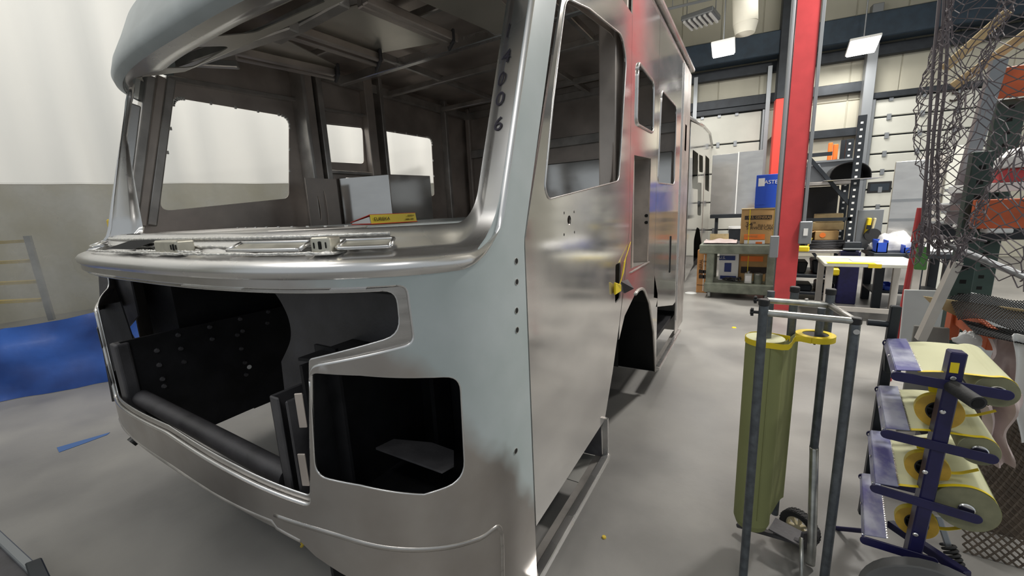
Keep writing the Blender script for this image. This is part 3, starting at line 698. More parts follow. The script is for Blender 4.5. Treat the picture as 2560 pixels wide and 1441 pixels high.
# steps under the doors
for ya_, yb_, zz in ((1.14, 2.06, .24), (yb + .04, yr + .25, .235)):
    st = MB(); st.bx(XS - .005, XS + .035, ya_, yb_, zz - .03, zz + .005); o = st.build('step_rail', 'alu_bright', truck, bevel=.004)
    MB().bx(XS - .05, XS - .005, ya_, yb_, zz - .03, zz - .022).build('step_lip', 'alu_frame', o)
MB().bx(XS - .30, XS - .05, 1.78, 2.05, .21, .215).build('step_plate', 'grey_sheet', truck)
mb = MB(); mb.add([(XS - .01, 2.045, .22), (XS - .32, 2.02, .22), (XS - .02, 2.05, .48), (XS - .3, 2.05, .48)], [(0, 1, 3, 2)]); mb.build('step_end_plate', 'steel_dark', truck, thick=.004)
MB().bar((XS + .01, 2.055, .20), (XS + .01, 2.045, .47), .02, .03, (1, 0, 0)).build('step_hanger', 'alu_bright', truck)
MB().bar((XS - .3, 1.2, .52), (XS - .3, 2.3, .52), .5, .01).build('door_sill_plate', 'steel_dark', truck)
mb = MB(); mb.add([(XS - .01, yr + .2, .24), (XS - .3, yr + .2, .24), (XS - .3, yr + .2, .62), (XS - .01, yr + .2, .62)], [(0, 1, 2, 3)]); mb.build('step_end_plate', 'alu_frame', truck, thick=.004)
# ---- far side wall
XF = -3.30
fw1 = fillet(yz([(434, 244), (722, 292), (722, 496), (398, 529)], XF), [.05, .09, .05, .07], 6)
fw2 = fillet(yz([(794, 306), (906, 318), (910, 410), (802, 404)], XF), .045, 5)
fw3 = fillet(yz([(950, 324), (1078, 345), (1086, 490), (962, 494)], XF), [.03, .08, .05, .03], 5)
flat('far_side_wall', [(1.02, 1.5), (4.5, 1.5), (4.5, 3.0), (1.45, 3.0), (1.0, 1.62)], [fw1, fw2, fw3], XF, 'alu_in', .006)
k_ = [(c_[0] * 1.0, c_[1]) for c_ in fw1]
flat('far_side_outer', [(1.30, .66), (5.04, .66), (5.04, 3.0), (1.72, 3.0), (1.19, 1.55)], [[(1.06 * a - .03, (b - 2.1) * 1.03 + 2.1) for a, b in fw1], [(a * 1.02 , b) for a, b in fw2], [(a * 1.015, b) for a, b in fw3]], -3.335, 'alu_side', .006)
for lo_ in (fw1, fw3):      # weld tabs round the far windows
    d_ = densify(lo_, .14)
    for a, b in d_:
        if b > 2.0: MB().box((XF + .012, a, b), (.012, .012, .02)).build('weld_tab', 'weld', truck)
for (xa, ya_, xb, yb_, w_, dp, m_) in ((748, 185, 806, 545, .115, .09, 'alu_in'), (775, 190, 838, 545, .05, .12, 'alu_frame'), (912, 205, 938, 440, .10, .08, 'alu_in'), (938, 215, 968, 440, .04, .11, 'alu_frame'),
        (1108, 262, 1128, 545, .05, .08, 'alu_frame'), (745, 270, 795, 545, .03, .16, 'alu_frame')):
    a, b = onX(xa, ya_, XF + dp / 2), onX(xb, yb_, XF + dp / 2); ym = (a.y + b.y) / 2
    MB().bx(XF, XF + dp, ym - w_ / 2, ym + w_ / 2, 1.5, 2.97).build('far_post', m_, truck, bevel=.005)
for (xa, ya_, xb, yb_, r_) in ((420, 196, 760, 254, .03), (780, 268, 925, 292, .02)):
    MB().bar(onX(xa, ya_, XF + .03), onX(xb, yb_, XF + .03), .05, r_).build('window_header', 'alu_frame', truck, bevel=.004)
MB().bar(onX(795, 428, XF + .03), onX(930, 436, XF + .03), .05, .03).build('window_sill', 'alu_frame', truck, bevel=.004)
# far A-pillar extrusions
for (xa, ya_, xb, yb_, X_, w_, m_) in ((372, 192, 325, 568, -3.20, .085, 'alu_frame'), (402, 192, 352, 566, -3.22, .04, 'alu_in'), (424, 196, 376, 565, -3.25, .07, 'alu_frame'), (338, 262, 300, 568, -3.12, .030, 'alu_bright')):
    MB().bar(onX(xa, ya_, X_), onX(xb, yb_, X_), w_, .05, (0, 1, 0)).build('far_pillar', m_, truck, bevel=.008, seg=2)
# roof frame and ceiling trays
MB().bx(-3.3, -.7, 1.45, 4.5, 2.965, 2.975).build('ceiling_skin', 'alu_in', truck)
ZB = 2.86
def zbar(p0, p1, z, w_, h_, name, m_='alu_frame', bev=.006, ext=0):
    a, b = onZ(*p0, z), onZ(*p1, z); d = (b - a).normalized() * ext
    return MB().bar(a, b + d, w_, h_).build(name, m_, truck, bevel=bev)
def clampbar(y, z, w_, h_, x0=-3.28, x1=-.72, name='roof_bow', m_='alu_frame'):
    return MB().bx(x0, x1, y - w_ / 2, y + w_ / 2, z - h_ / 2, z + h_ / 2).build(name, m_, truck, bevel=.006)
clampbar(onZ(1060, 140, ZB).y, ZB, .055, .07, m_='alu_bright'); clampbar(onZ(1137, 193, ZB).y, ZB, .05, .05); clampbar(3.95, ZB, .05, .05); clampbar(4.44, ZB, .06, .08)
clampbar(1.62, 2.80, .10, .06); clampbar(2.15, ZB + .04, .04, .05)
for x in (-2.55, -1.6, -1.1): MB().bx(x - .02, x + .02, 2.4, 4.45, ZB - .01, ZB + .04).build('roof_stringer', 'alu_frame', truck, bevel=.005)
for x in (-3.26, -.75): MB().bx(x - .03, x + .03, 1.7, 4.45, ZB - .03, ZB + .05).build('roof_side_rail', 'alu_frame', truck, bevel=.006)
for quad in (((747, 56), (893, 15), (1104, 105), (950, 133)), ((575, 128), (700, 92), (842, 166), (838, 182)), ((1000, -20), (1180, -60), (1330, 70), (1240, 85))):
    q = [onZ(x, y, 2.76) for x, y in quad]; MB().slab(q, (0, 0, .006)).build('ceiling_tray', 'tray', truck)
for p0, p1 in (((708, 80), (948, 158)), ((720, 66), (955, 146)), ((898, 6), (1130, 106)), ((910, -4), (1140, 98)), ((590, 140), (840, 192)), ((560, 120), (835, 182))):
    zbar(p0, p1, 2.72, .045, .05, 'tray_channel', 'alu_in')
for p0, p1 in (((940, 166), (952, 136)), ((1122, 112), (1134, 88)), ((838, 194), (846, 172))): zbar(p0, p1, 2.72, .02, .08, 'tray_bracket', 'steel_dark')
# header inner flange with long slots
hz = 2.47
hout = [(onZ(x, y, hz).x, onZ(x, y, hz).y) for x, y in ((600, 78), (760, 55))]
hs = []
for s in [.1 + i * .05 for i in range(int((LL - .75) / .05) + 1)]:
    p = FS(s, hz, .06); hs.append((p.x, p.y))

def zxy(pts, z=hz): return [(onZ(x, y, z).x, onZ(x, y, z).y) for x, y in pts]
hout = hs + zxy([(338, 188), (460, 168), (600, 116), (742, 66), (870, 8), (1060, -70), (1290, -170)])
h1 = fillet(zxy([(352, 160), (470, 110), (578, 112), (478, 158)]), .05, 5)
h2 = fillet(zxy([(533, 90), (760, 2), (822, 14), (640, 86)]), .03, 5)
sheet(hout, [h1, h2], lambda x, y: Vector((x, y, hz + .02 * math.sin(x * 3)))).build('header_flange', 'tray', truck, thick=.005)
zbar((452, 160), (735, 63), 2.50, .06, .05, 'header_crossmember'); zbar((860, 0), (740, 66), 2.56, .06, .05, 'header_brace', ext=.2)
zbar((485, 157), (597, 163), 2.62, .05, .04, 'header_bracket')
# rear wall of the crew area
YR = 4.47
flat_y = lambda o, h, Y, m_, nm, t=.006: sheet(o, h, lambda x, z: Vector((x, Y, z))).build(nm, m_, truck, thick=t)
def ell(x, z, rx, rz): return [(x + rx * math.cos(a * math.pi / 8), z + rz * math.sin(a * math.pi / 8)) for a in range(16)]
ov, ho = onY(1155, 478, YR), onY(1143, 305, YR)
flat_y([(-3.3, .6), (-.68, .6), (-.68, 2.97), (-3.3, 2.97)], [ell(ov.x, ov.z, .045, .12), ell(ho.x, ho.z, .05, .06)], YR, 'alu_in', 'rear_wall')
MB().bx(-3.3, -.68, 4.98, 5.04, .3, 3.0).build('rear_skin', 'alu_side', truck)
zq = onY(1450, 350, YR - .05).z; MB().bx(-3.2, -.7, YR - .06, YR - .01, zq - .05, zq + .05).build('rear_wall_rail', 'alu_frame', truck, bevel=.005)
zq = onY(1450, 220, YR - .05).z; MB().bx(-3.2, -.7, YR - .04, YR - .01, zq - .04, zq + .04).build('rear_wall_rail', 'alu_frame', truck, bevel=.005)
a = onY(1170, 262, YR).x; MB().bx(a - .03, a + .03, YR - .05, YR - .005, .7, 2.95).build('rear_wall_post', 'alu_in', truck, bevel=.005)
MB().bx(-2.45, -.72, YR - .10, YR - .012, 1.2, onY(1450, 402, YR - .1).z).build('rear_lower_panel', 'alu_side', truck, bevel=.01)
MB().bx(-1.25, -1.18, YR - .08, YR - .01, 2.0, 2.9).build('rear_wall_post', 'alu_frame', truck, bevel=.005)
# engine cover, dash strip and seat box
flat_z = [onZ(880, 585, 1.575), ]
mb = MB(); q = [(-2.55, .95), (-2.55, 3.6), (-1.15, 3.6), (-.95, 2.0), (-1.15, 1.25), (-1.5, .95)]
mb.slab([(x, y, 1.40) for x, y in q], (0, 0, .210)); o = mb.build('engine_cover', 'primer_flat', truck, bevel=.02, seg=2)
mb = MB(); q = [(-3.2, 1.02), (-3.2, 1.5), (-1.35, 1.12), (-1.2, .98), (-1.5, .80), (-2.6, .80), (-3.0, .88)]; mb.slab([(x, y, 1.612) for x, y in q], (0, 0, .006)); mb.build('dash_strip', 'alu', truck, bevel=.003)
for i in range(9): MB().cyl((-2.9 + i * .19, 1.36 - i * .04, 1.612), (-2.9 + i * .19, 1.36 - i * .04, 1.624), .007, 8).build('rivet', 'weld', truck)
sb = MB(); Y_ = 2.55
a, b, c = onY(847, 446, 2.45), onY(972, 436, 2.75), onY(1075, 440, 3.3)
sb.slab([Vector((a.x, a.y, 1.3)), Vector((b.x, b.y, 1.3)), Vector((c.x, c.y, 1.3)), Vector((c.x - .5, c.y + .3, 1.3))], (0, 0, 1))
zt_ = b.z
vs = []
for k, q in enumerate((a, b, c, Vector((c.x - .45, c.y + .35, c.z)))): vs += [Vector((q.x, q.y, 1.3)), Vector((q.x, q.y, q.z))]
mb = MB(); mb.add(vs, [(0, 2, 3, 1), (2, 4, 5, 3), (4, 6, 7, 5), (6, 0, 1, 7), (1, 3, 5, 7)]); o = mb.build('seat_box', 'alu_side', truck, bevel=.004)
# slotted pillar next to the seat box
a = onX(806, 445, -3.0); b = onX(806, 545, -3.0)
mb = sheet([(a.y - .12, 1.55), (a.y + .16, 1.55), (a.y + .16, a.z), (a.y - .12, a.z)], [ell(a.y - .03, 1.74, .012, .10), ell(a.y + .03, 1.74, .014, .15)], lambda y, z: Vector((-3.05, y, z))); mb.build('slotted_bracket', 'alu_in', truck, thick=.006)
# foam block at the far pillar foot
q = onX(290, 560, -3.16); o = MB().box(q, (.05, .07, .06), Matrix.Rotation(.4, 3, 'Z')).build('foam_wad', 'foam', None, bevel=.015, seg=3); tag(centre(o), 'yellow foam wad at the foot of the far windshield pillar', 'foam')
# ---- dark compartment behind the grille, black plates added to keep light out
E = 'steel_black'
MB().bx(-2.85, -1.16, 2.7, 2.75, .55, 1.44).build('blackout_back', E, truck)
MB().bx(-3.2, -.8, .80, 2.72, 1.425, 1.445).build('blackout_roof', E, truck)
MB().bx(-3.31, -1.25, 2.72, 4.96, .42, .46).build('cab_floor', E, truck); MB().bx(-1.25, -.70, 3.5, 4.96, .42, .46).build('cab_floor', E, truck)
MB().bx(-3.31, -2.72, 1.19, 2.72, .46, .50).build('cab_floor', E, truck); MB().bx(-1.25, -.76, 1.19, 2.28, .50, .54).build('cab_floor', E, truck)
XR = -2.66
q = [onX(300, 856, XR), onX(900, 724, XR), onX(900, 905, XR), onX(540, 1062, XR), onX(330, 1072, XR)]
rail = MB().slab(q, (-.02, 0, 0)).build('frame_rail', E, truck)
for x, y in ((392, 877), (398, 913), (406, 948), (410, 966), (593, 838), (603, 872), (612, 907), (615, 937), (524, 818), (530, 848), (445, 838), (452, 872), (460, 905), (600, 798), (606, 828), (670, 780), (668, 808)):
    p = onX(x, y, XR); MB().cyl(p, p + Vector((.012, 0, 0)), .013, 8, r2=.009).build('rail_bolt', 'steel_dark', rail)
p = onX(623, 918, XR); MB().cyl(p, p + Vector((.003, 0, 0)), .013, 14).build('bright_hole', 'white', rail)
a, b = onY(306, 856, .64), onY(318, 1030, .64)
MB().bx(a.x - .05, a.x + .035, .60, .66, b.z - .05, a.z).build('rail_end_channel', 'steel_dark', truck, bevel=.012, seg=3)
XN = -1.21
mb = MB(); mb.bx(XN - .10, XN - .09, .62, .76, .72, 1.10); mb.bx(XN - .10, XN - .05, .62, .63, .72, 1.10); mb.bx(XN - .01, XN, .62, .76, .72, 1.10); mb.build('near_rail_channel', 'steel_dark', truck, bevel=.004)
MB().bx(XN - .0, -1.10, .735, .745, .6, 1.25).build('blackout_gap_plate', E, truck)  # black plate added so the bright gap beside the channel reads dark
MB().bx(XN + .0, XN + .02, .88, 2.7, .60, 1.30).build('blackout_near_side', E, truck)
MB().cyl((-2.74, .655, .79), (-1.33, .655, .775), .040, 24).build('cross_tube', 'steel_dark', truck, smooth=True)
YB = .86
def yz_poly(pts, Y): return [onY(x, y, Y) for x, y in pts]
bp = yz_poly(cr([(672, 720, 0), (700, 760, 0), (722, 800, 0), (728, 850, 0)], 4)and [(p.x, p.y) for p in cr([(672, 715, 0), (700, 752, 0), (722, 800, 0), (726, 850, 0), (703, 905, 0)], 5)] + [(712, 985), (770, 985), (845, 880), (1010, 880), (1010, 715)], YB)
MB().slab(bp, (0, .008, 0)).build('bulkhead_plate', 'steel_dark', truck)
bp = yz_poly([(245, 668), (322, 685), (345, 790), (318, 822), (335, 850), (255, 850)], .80); MB().slab(bp, (0, .008, 0)).build('bulkhead_plate', 'steel_dark', truck)
bp = yz_poly([(236, 768), (300, 755), (332, 850), (318, 1000), (280, 1005)], .70); MB().slab(bp, (0, .006, 0)).build('bulkhead_plate', 'steel_black', truck)
MB().bx(-3.15, -2.75, .9, 2.7, .6, 1.44).build('blackout_far_side', E, truck)
# headlamp pocket: open-fronted dark box with shelf
mb = MB(); mb.bx(-1.24, -.69, 1.15, 1.17, .3, 1.44); mb.bx(-1.18, -1.165, .66, 1.15, .3, 1.21); mb.slab([(-1.18, .66, 1.225), (-1.0, .70, 1.225), (-.82, .82, 1.225), (-.72, 1.0, 1.225), (-.70, 1.15, 1.225), (-1.18, 1.15, 1.225)], (0, 0, .01)); mb.slab([(-1.24, .70, .66), (-1.0, .72, .66), (-.80, .85, .66), (-.72, 1.0, .66), (-.70, 1.15, .66), (-1.24, 1.15, .66)], (0, 0, .02)); mb.bx(-.705, -.70, 1.10, 1.16, .66, 1.44)
mb.build('lamp_pocket', E, truck)
MB().bx(-1.02, -1.0, 1.05, 1.14, .7, 1.42).build('pocket_rib', E, truck)
MB().slab([onZ(x, y, .86) for x, y in ((940, 1125), (985, 1103), (1080, 1112), (1135, 1132), (1135, 1168), (1105, 1185))], (0, 0, .008)).build('pocket_shelf', 'steel_dark', truck)
for x, y in ((862, 948), (875, 1042), (879, 1078)): p = onY(x, y, 1.0); MB().cyl((-1.222, p.y, p.z), (-1.21, p.y, p.z), .010, 8).build('pocket_bolt', 'steel_dark', truck)
# things hanging below the bumper
mb = MB(); q = onY(745, 1340, .9); mb.path(cr([q + Vector((-.05, .02, .03)), q, q + Vector((.03, 0, -.035)), q + Vector((.015, 0, -.055)), q + Vector((.05, 0, -.02))], 6), .007, 8); mb.build('hanging_clip', 'foam', truck, smooth='all')
mb = MB(); q = onY(722, 1325, .9); mb.path(cr([q + Vector((-.02, 0, .04)), q + Vector((-.02, 0, -.02)), q + Vector((.01, 0, -.03)), q + Vector((.02, 0, .04))], 6), .008, 8); mb.build('hanging_hook', 'steel_dark', truck, smooth='all')
for x in (328, 344): q = onX(x, 1108, -2.86); MB().cyl(q, q + Vector((0, .10, .05)), .028, 14).build('hose_end', 'black', truck)
# numerals in black marker on the near pillar
def loftP(g, z):
    for (g0, d0, e0), (g1, d1_, e1) in zip(prof, prof[1:]):
        if g0 <= g <= g1:
            f = (g - g0) / (g1 - g0); return FS(.17 + (.125 - .17) * g, z, .12 * (d0 + (d1_ - d0) * f) + e0 + (e1 - e0) * f)
def to_px(p): c = RM.transposed() @ (p - CP); return 1280 + F * c.x / -c.z, 720.5 - F * c.y / -c.z
for ch, (x, y) in zip('14006', ((1273, 80), (1268, 145), (1256, 200), (1252, 250), (1246, 313))):
    best = min(((abs(to_px(loftP(g / 80, z / 200))[0] - x) + abs(to_px(loftP(g / 80, z / 200))[1] - y), g / 80, z / 200) for g in range(4, 78) for z in range(370, 460)), key=lambda q: q[0])
    _, g, z = best; p = loftP(g, z); u_ = (loftP(g, z + .02) - p).normalized(); g1 = min(.99, g + .03); r_ = (loftP(g1, z) - loftP(g - .03, z)).normalized(); n_ = r_.cross(u_)
    if n_.dot(CP - p) < 0: r_ = -r_; n_ = -n_
    text(ch, p + n_ * .005, r_, u_, .048, 'marker', truck, 'numeral', sx=1.2)
# support stands under the cab
for x in (-2.6, -1.3):
    for y in (2.4, 4.4): MB().bx(x - .06, x + .06, y - .06, y + .06, 0, .45).build('support_stand', E, truck)

# binder on the engine cover
YBk = 1.55
a, b = onY(930, 567, 1.45), onY(1043, 556, 1.72)
bz = 1.612
bx_ = Vector((b.x - a.x, b.y - a.y, 0)); wl = bx_.length; bx_.normalize(); by_ = Vector((-bx_.y, bx_.x, 0)); c0 = Vector((a.x, a.y, bz))
bd = empty('ring_binder', c0, 'open-mouthed red ring binder with a yellow marked spine, lying on the engine cover', 'binder')
mb = MB(); mb.slab([c0, c0 + bx_ * wl, c0 + bx_ * wl + Vector((0, 0, .052)) + by_ * .01, c0 + Vector((0, 0, .052)) + by_ * .01], by_ * .004); sp = mb.build('spine', 'tape', bd, bevel=.002)
mb = MB(); mb.slab([c0 + Vector((0, 0, .001)) - by_ * .004, c0 + bx_ * wl + Vector((0, 0, .001)) - by_ * .004, c0 + bx_ * wl + by_ * .24, c0 + by_ * .24], (0, 0, .004)); mb.build('back_cover', 'red2', bd)
mb = MB(); mb.slab([c0 + Vector((0, 0, .05)) + by_ * .01, c0 + bx_ * wl + Vector((0, 0, .05)) + by_ * .01, c0 + bx_ * wl + by_ * .25 + Vector((0, 0, .012)), c0 + by_ * .25 + Vector((0, 0, .012))], (0, 0, .003)); mb.build('front_cover', 'red2', bd)
mb = MB(); mb.slab([c0 + bx_ * .004 + by_ * .02 + Vector((0, 0, .006)), c0 + bx_ * .004 + by_ * .03 + Vector((0, 0, .040)), c0 + bx_ * .004 + by_ * .235 + Vector((0, 0, .012)), c0 + bx_ * .004 + by_ * .235 + Vector((0, 0, .006))], bx_ * (wl - .02)); mb.build('pages', 'white', bd)
text('EUREKA', c0 + bx_ * wl * .22 + Vector((0, 0, .026)) - by_ * .002, bx_, Vector((0, 0, 1)), .018, 'ink', sp)
text('EUREKA', c0 + bx_ * wl * .86 + Vector((0, 0, .038)) - by_ * .002, bx_, Vector((0, 0, 1)), .008, 'ink', sp)
text('14006 1002', c0 + bx_ * wl * .82 + Vector((0, 0, .018)) - by_ * .002, bx_, Vector((0, 0, 1)), .008, 'ink', sp)

# ================================================================== TUBE CART WITH PAPER ROLL
def PX(x, y, Y): return onY(x, y, Y)
tc = empty('masking_cart', (.2, 1.95, 0), 'grey tubular masking cart with upright green paper roll, right of the cab', 'cart')
AX, AY, BX, BY, CX, CY, DX, DY = .055, 1.76, .345, 1.85, .303, 2.12, .125, 2.12
ztA, ztB, ztC, ztD = onY(1911, 752, AY).z, onY(2140, 798, BY).z, onY(2102, 727, CY).z, onY(1985, 720, DY).z
DX = onY(1984, 760, DY).x
for nm, x, y, zt in (('A', AX, AY, ztA), ('B', BX, BY, ztB), ('D', DX, DY, ztD)):
    q = MB().cyl((x, y, .02 if nm != 'D' else .12), (x, y, zt), .0165, 18).build('upright_tube', 'tube', tc, smooth=True)
    MB().cyl((x, y, zt - .02), (x, y, zt + .006), .019, 18).build('end_cap', 'black', q, smooth=True, bevel=.003)
q = MB().cyl((CX, CY, .50), (CX, CY, ztC), .0165, 18).build('upright_tube', 'tube', tc, smooth=True)
MB().cyl((CX, CY, ztC - .02), (CX, CY, ztC + .006), .019, 18).build('end_cap', 'black', q, smooth=True, bevel=.003)
MB().path(cr([(CX, CY, .52), (CX + .002, CY - .01, .48), (CX + .01, CY - .12, .15), (CX + .012, CY - .14, .02)], 5), .018, 16).build('foot_tube', 'tube_zinc', tc, smooth='all')
zr = onY(2000, 797, AY).z
a = Vector((AX, AY, onY(1920, 783, AY).z)); b = Vector((BX - .0, BY, onY(2133, 803, BY).z))
MB().cyl(a - (b - a).normalized() * .01, b, .0125, 16).build('cross_tube', 'tube_zinc', tc, smooth=True)
a2 = Vector((AX + .01, AY + .12, onY(1925, 752, AY + .12).z)); b2 = Vector((CX, CY, onY(2098, 765, CY).z))
MB().cyl(a2, b2, .0125, 16).build('cross_tube', 'tube_zinc', tc, smooth=True)
MB().cyl(b, b2, .0125, 16).build('side_tube', 'tube_zinc', tc, smooth=True)
for p in (a, a2):
    q = p + Vector((-.032, 0, 0)); o = MB().cyl(p, q, .006, 10).build('knob_stem', 'black', tc)
    mb = MB(); mb.cyl(q, q - Vector((.012, 0, 0)), .010, 14)
    for k in range(6): t_ = k * math.pi / 3; mb.cyl(q + Vector((0, math.cos(t_) * .011, math.sin(t_) * .011)), q + Vector((-.010, math.cos(t_) * .011, math.sin(t_) * .011)), .0055, 8)
    mb.build('star_knob', 'black', o, bevel=.001)
for p, r in ((onY(2141, 830, BY - .018), .010), (a2.lerp(b2, .62) + Vector((0, 0, .016)), .006)):
    MB().cyl(p, p + (Vector((0, -.004, 0)) if r > .008 else Vector((0, 0, .005))), r, 12).build('bolt_head', 'chrome', tc)
# base
MB().bar(onY(1843, 1312, 2.06), onY(2000, 1356, 1.98), .03, .02).build('base_bar', 'steel_dark', tc, bevel=.004)
MB().bar(onY(1930, 1310, 2.04), onY(2010, 1352, 2.0), .10, .006).build('base_plate', 'steel_dark', tc)
MB().path([onY(2003, 1345, 1.93), onY(2004, 1441, 1.86), (onY(2004, 1441, 1.86) + Vector((0, 0, -.05)))], .008, 10).build('kick_leg', 'tube_zinc', tc, smooth='all')
MB().bar(onY(2000, 1352, 2.0), onY(2046, 1345, 2.08), .012, .09).build('axle_bracket', 'steel_dark', tc, bevel=.01)
wc = onY(1998, 1325, 2.12); wc.z = .085
wa = Vector((.55, .83, 0)).normalized()
def wheel(name, c, ax, r, w_, parent, tyre='rubber', hub='cream', spokes=7):
    ax = Vector(ax).normalized()
    t = MB(); t.ring(c - ax * w_ / 2, c + ax * w_ / 2, r, r * .66, 36); o = t.build(name, tyre, parent, smooth=True, bevel=.004)
    h = MB(); h.ring(c - ax * w_ * .3, c + ax * w_ * .3, r * .67, r * .58, 30); h.cyl(c - ax * w_ * .35, c + ax * w_ * .35, r * .2, 14)
    u = ax.orthogonal().normalized(); v = ax.cross(u)
    for k in range(spokes):
        d = u * math.cos(2 * math.pi * k / spokes) + v * math.sin(2 * math.pi * k / spokes)
        h.bar(c + d * r * .18, c + d * r * .6, w_ * .5, r * .09, ax.cross(d))
    h.build('hub', hub, o)
    tr = MB()
    for k in range(30 if r < .1 else 0):
        t_ = 2 * math.pi * k / 30; d = u * math.cos(t_) + v * math.sin(t_); d2 = u * math.cos(t_ + .16) + v * math.sin(t_ + .16)
        tr.bar(c + d * r * 1.002 - ax * w_ * .42, c + d2 * r * 1.002 + ax * w_ * .42, .003, .004, d)
        tr.bar(c + d2 * r * 1.002 - ax * w_ * .42, c + d * r * 1.002 + ax * w_ * .42, .003, .004, d)
    if r < .1: tr.build('tread', tyre, o)
    return o
wheel('wheel', wc, wa, .083, .042, tc)
# paper roll stands on the cart: a thing of its own
rc_ = onY(1911, 870, 1.97); RR = .073
z1 = onY(1913, 845, 1.97).z; z0 = onY(1895, 1312, 1.97).z
pr = empty('paper_roll', (rc_.x, 1.97, z0), 'tall roll of green masking paper standing upright in the tubular cart', 'paper roll')
mb = MB(); mb.cyl((rc_.x, 1.97, z0), (rc_.x, 1.97, z0 + .03), RR * .86, 44, r2=RR); mb.cyl((rc_.x, 1.97, z0 + .03), (rc_.x, 1.97, z1), RR, 44)
mb.build('paper', 'paper', pr, smooth=True)
MB().cyl((rc_.x, 1.97, z1), (rc_.x, 1.97, z1 + .002), RR * .99, 40).build('roll_end', 'paper_l', pr)
sp_ = MB(); sp_.cyl((rc_.x + .008, 1.97, z1), (rc_.x + .008, 1.97, onY(1925, 728, 1.97).z), .014, 16); sp_.build('spindle_tube', 'tube', tc, smooth=True)
MB().cyl((rc_.x - .03, 1.95, z1 + .012), (rc_.x + .004, 1.96, z1 + .010), .004, 8).build('wing_nut', 'foam', tc)
# loose web of paper leading past the edge post
wb = [Vector((rc_.x + .02, 1.97 - RR, 0)), Vector((rc_.x + RR * .9, 1.97 - .02, 0)), Vector((DX + .01, DY - .03, 0)), Vector((DX + .03, DY + .01, 0))]
mb = MB(); wq = cr(wb, 6); mb.ribbon([p + Vector((0, 0, z0 + .07)) for p in wq], [p + Vector((0, 0, z1 - .006)) for p in wq]); mb.build('paper_web', 'paper', pr, smooth='all', thick=.001)
MB().bar((DX + .005, DY - .035, z0 + .03), (DX + .005, DY - .035, z1 + .14), .008, .012).build('cutting_edge', 'black', tc)
# tape spool and its strip
ts = onY(2038, 842, 2.0)
t = empty('tape_spool', ts, 'yellow masking tape spool lying flat beside the upright paper roll', 'tape')
MB().ring(ts - Vector((0, 0, .012)), ts + Vector((0, 0, .012)), .068, .045, 48).build('tape_ring', 'tape', t, smooth=True)
MB().cyl(ts - Vector((0, 0, .008)), ts + Vector((0, 0, .009)), .046, 30).build('core', 'black', t)
MB().cyl(ts + Vector((.01, 0, .0)), ts + Vector((.012, -.0, onY(2048, 770, 2.0).z - ts.z)), .014, 16).build('spool_tube', 'tube', tc, smooth=True)
MB().cyl(ts - Vector((0, 0, .035)), ts, .004, 8).build('spool_pin', 'steel_dark', tc)
mb = MB(); zt_ = z1 - .010
arcp = [Vector((rc_.x + (RR + .002) * math.cos(a_), 1.97 + (RR + .002) * math.sin(a_), zt_)) for a_ in [R_(150 + i * 10) for i in range(14)]]
strip = arcp + [Vector((rc_.x + .08, 1.97 - RR - .0, zt_ + .002)), Vector((ts.x - .07, ts.y - .06, ts.z)), Vector((ts.x - .02, ts.y - .069, ts.z))]
full = [Vector((DX - .01, 1.97 + .04, zt_ + .005))] + [Vector((rc_.x + (RR + .002) * math.cos(a_), 1.97 + (RR + .002) * math.sin(a_), zt_ + .003)) for a_ in [R_(60 + i * 10) for i in range(9)]] + cr(strip, 3)
mb.ribbon([p - Vector((0, 0, .012)) for p in full], [p + Vector((0, 0, .012)) for p in full]); mb.build('tape_strip', 'tape', t, smooth='all', thick=.001)

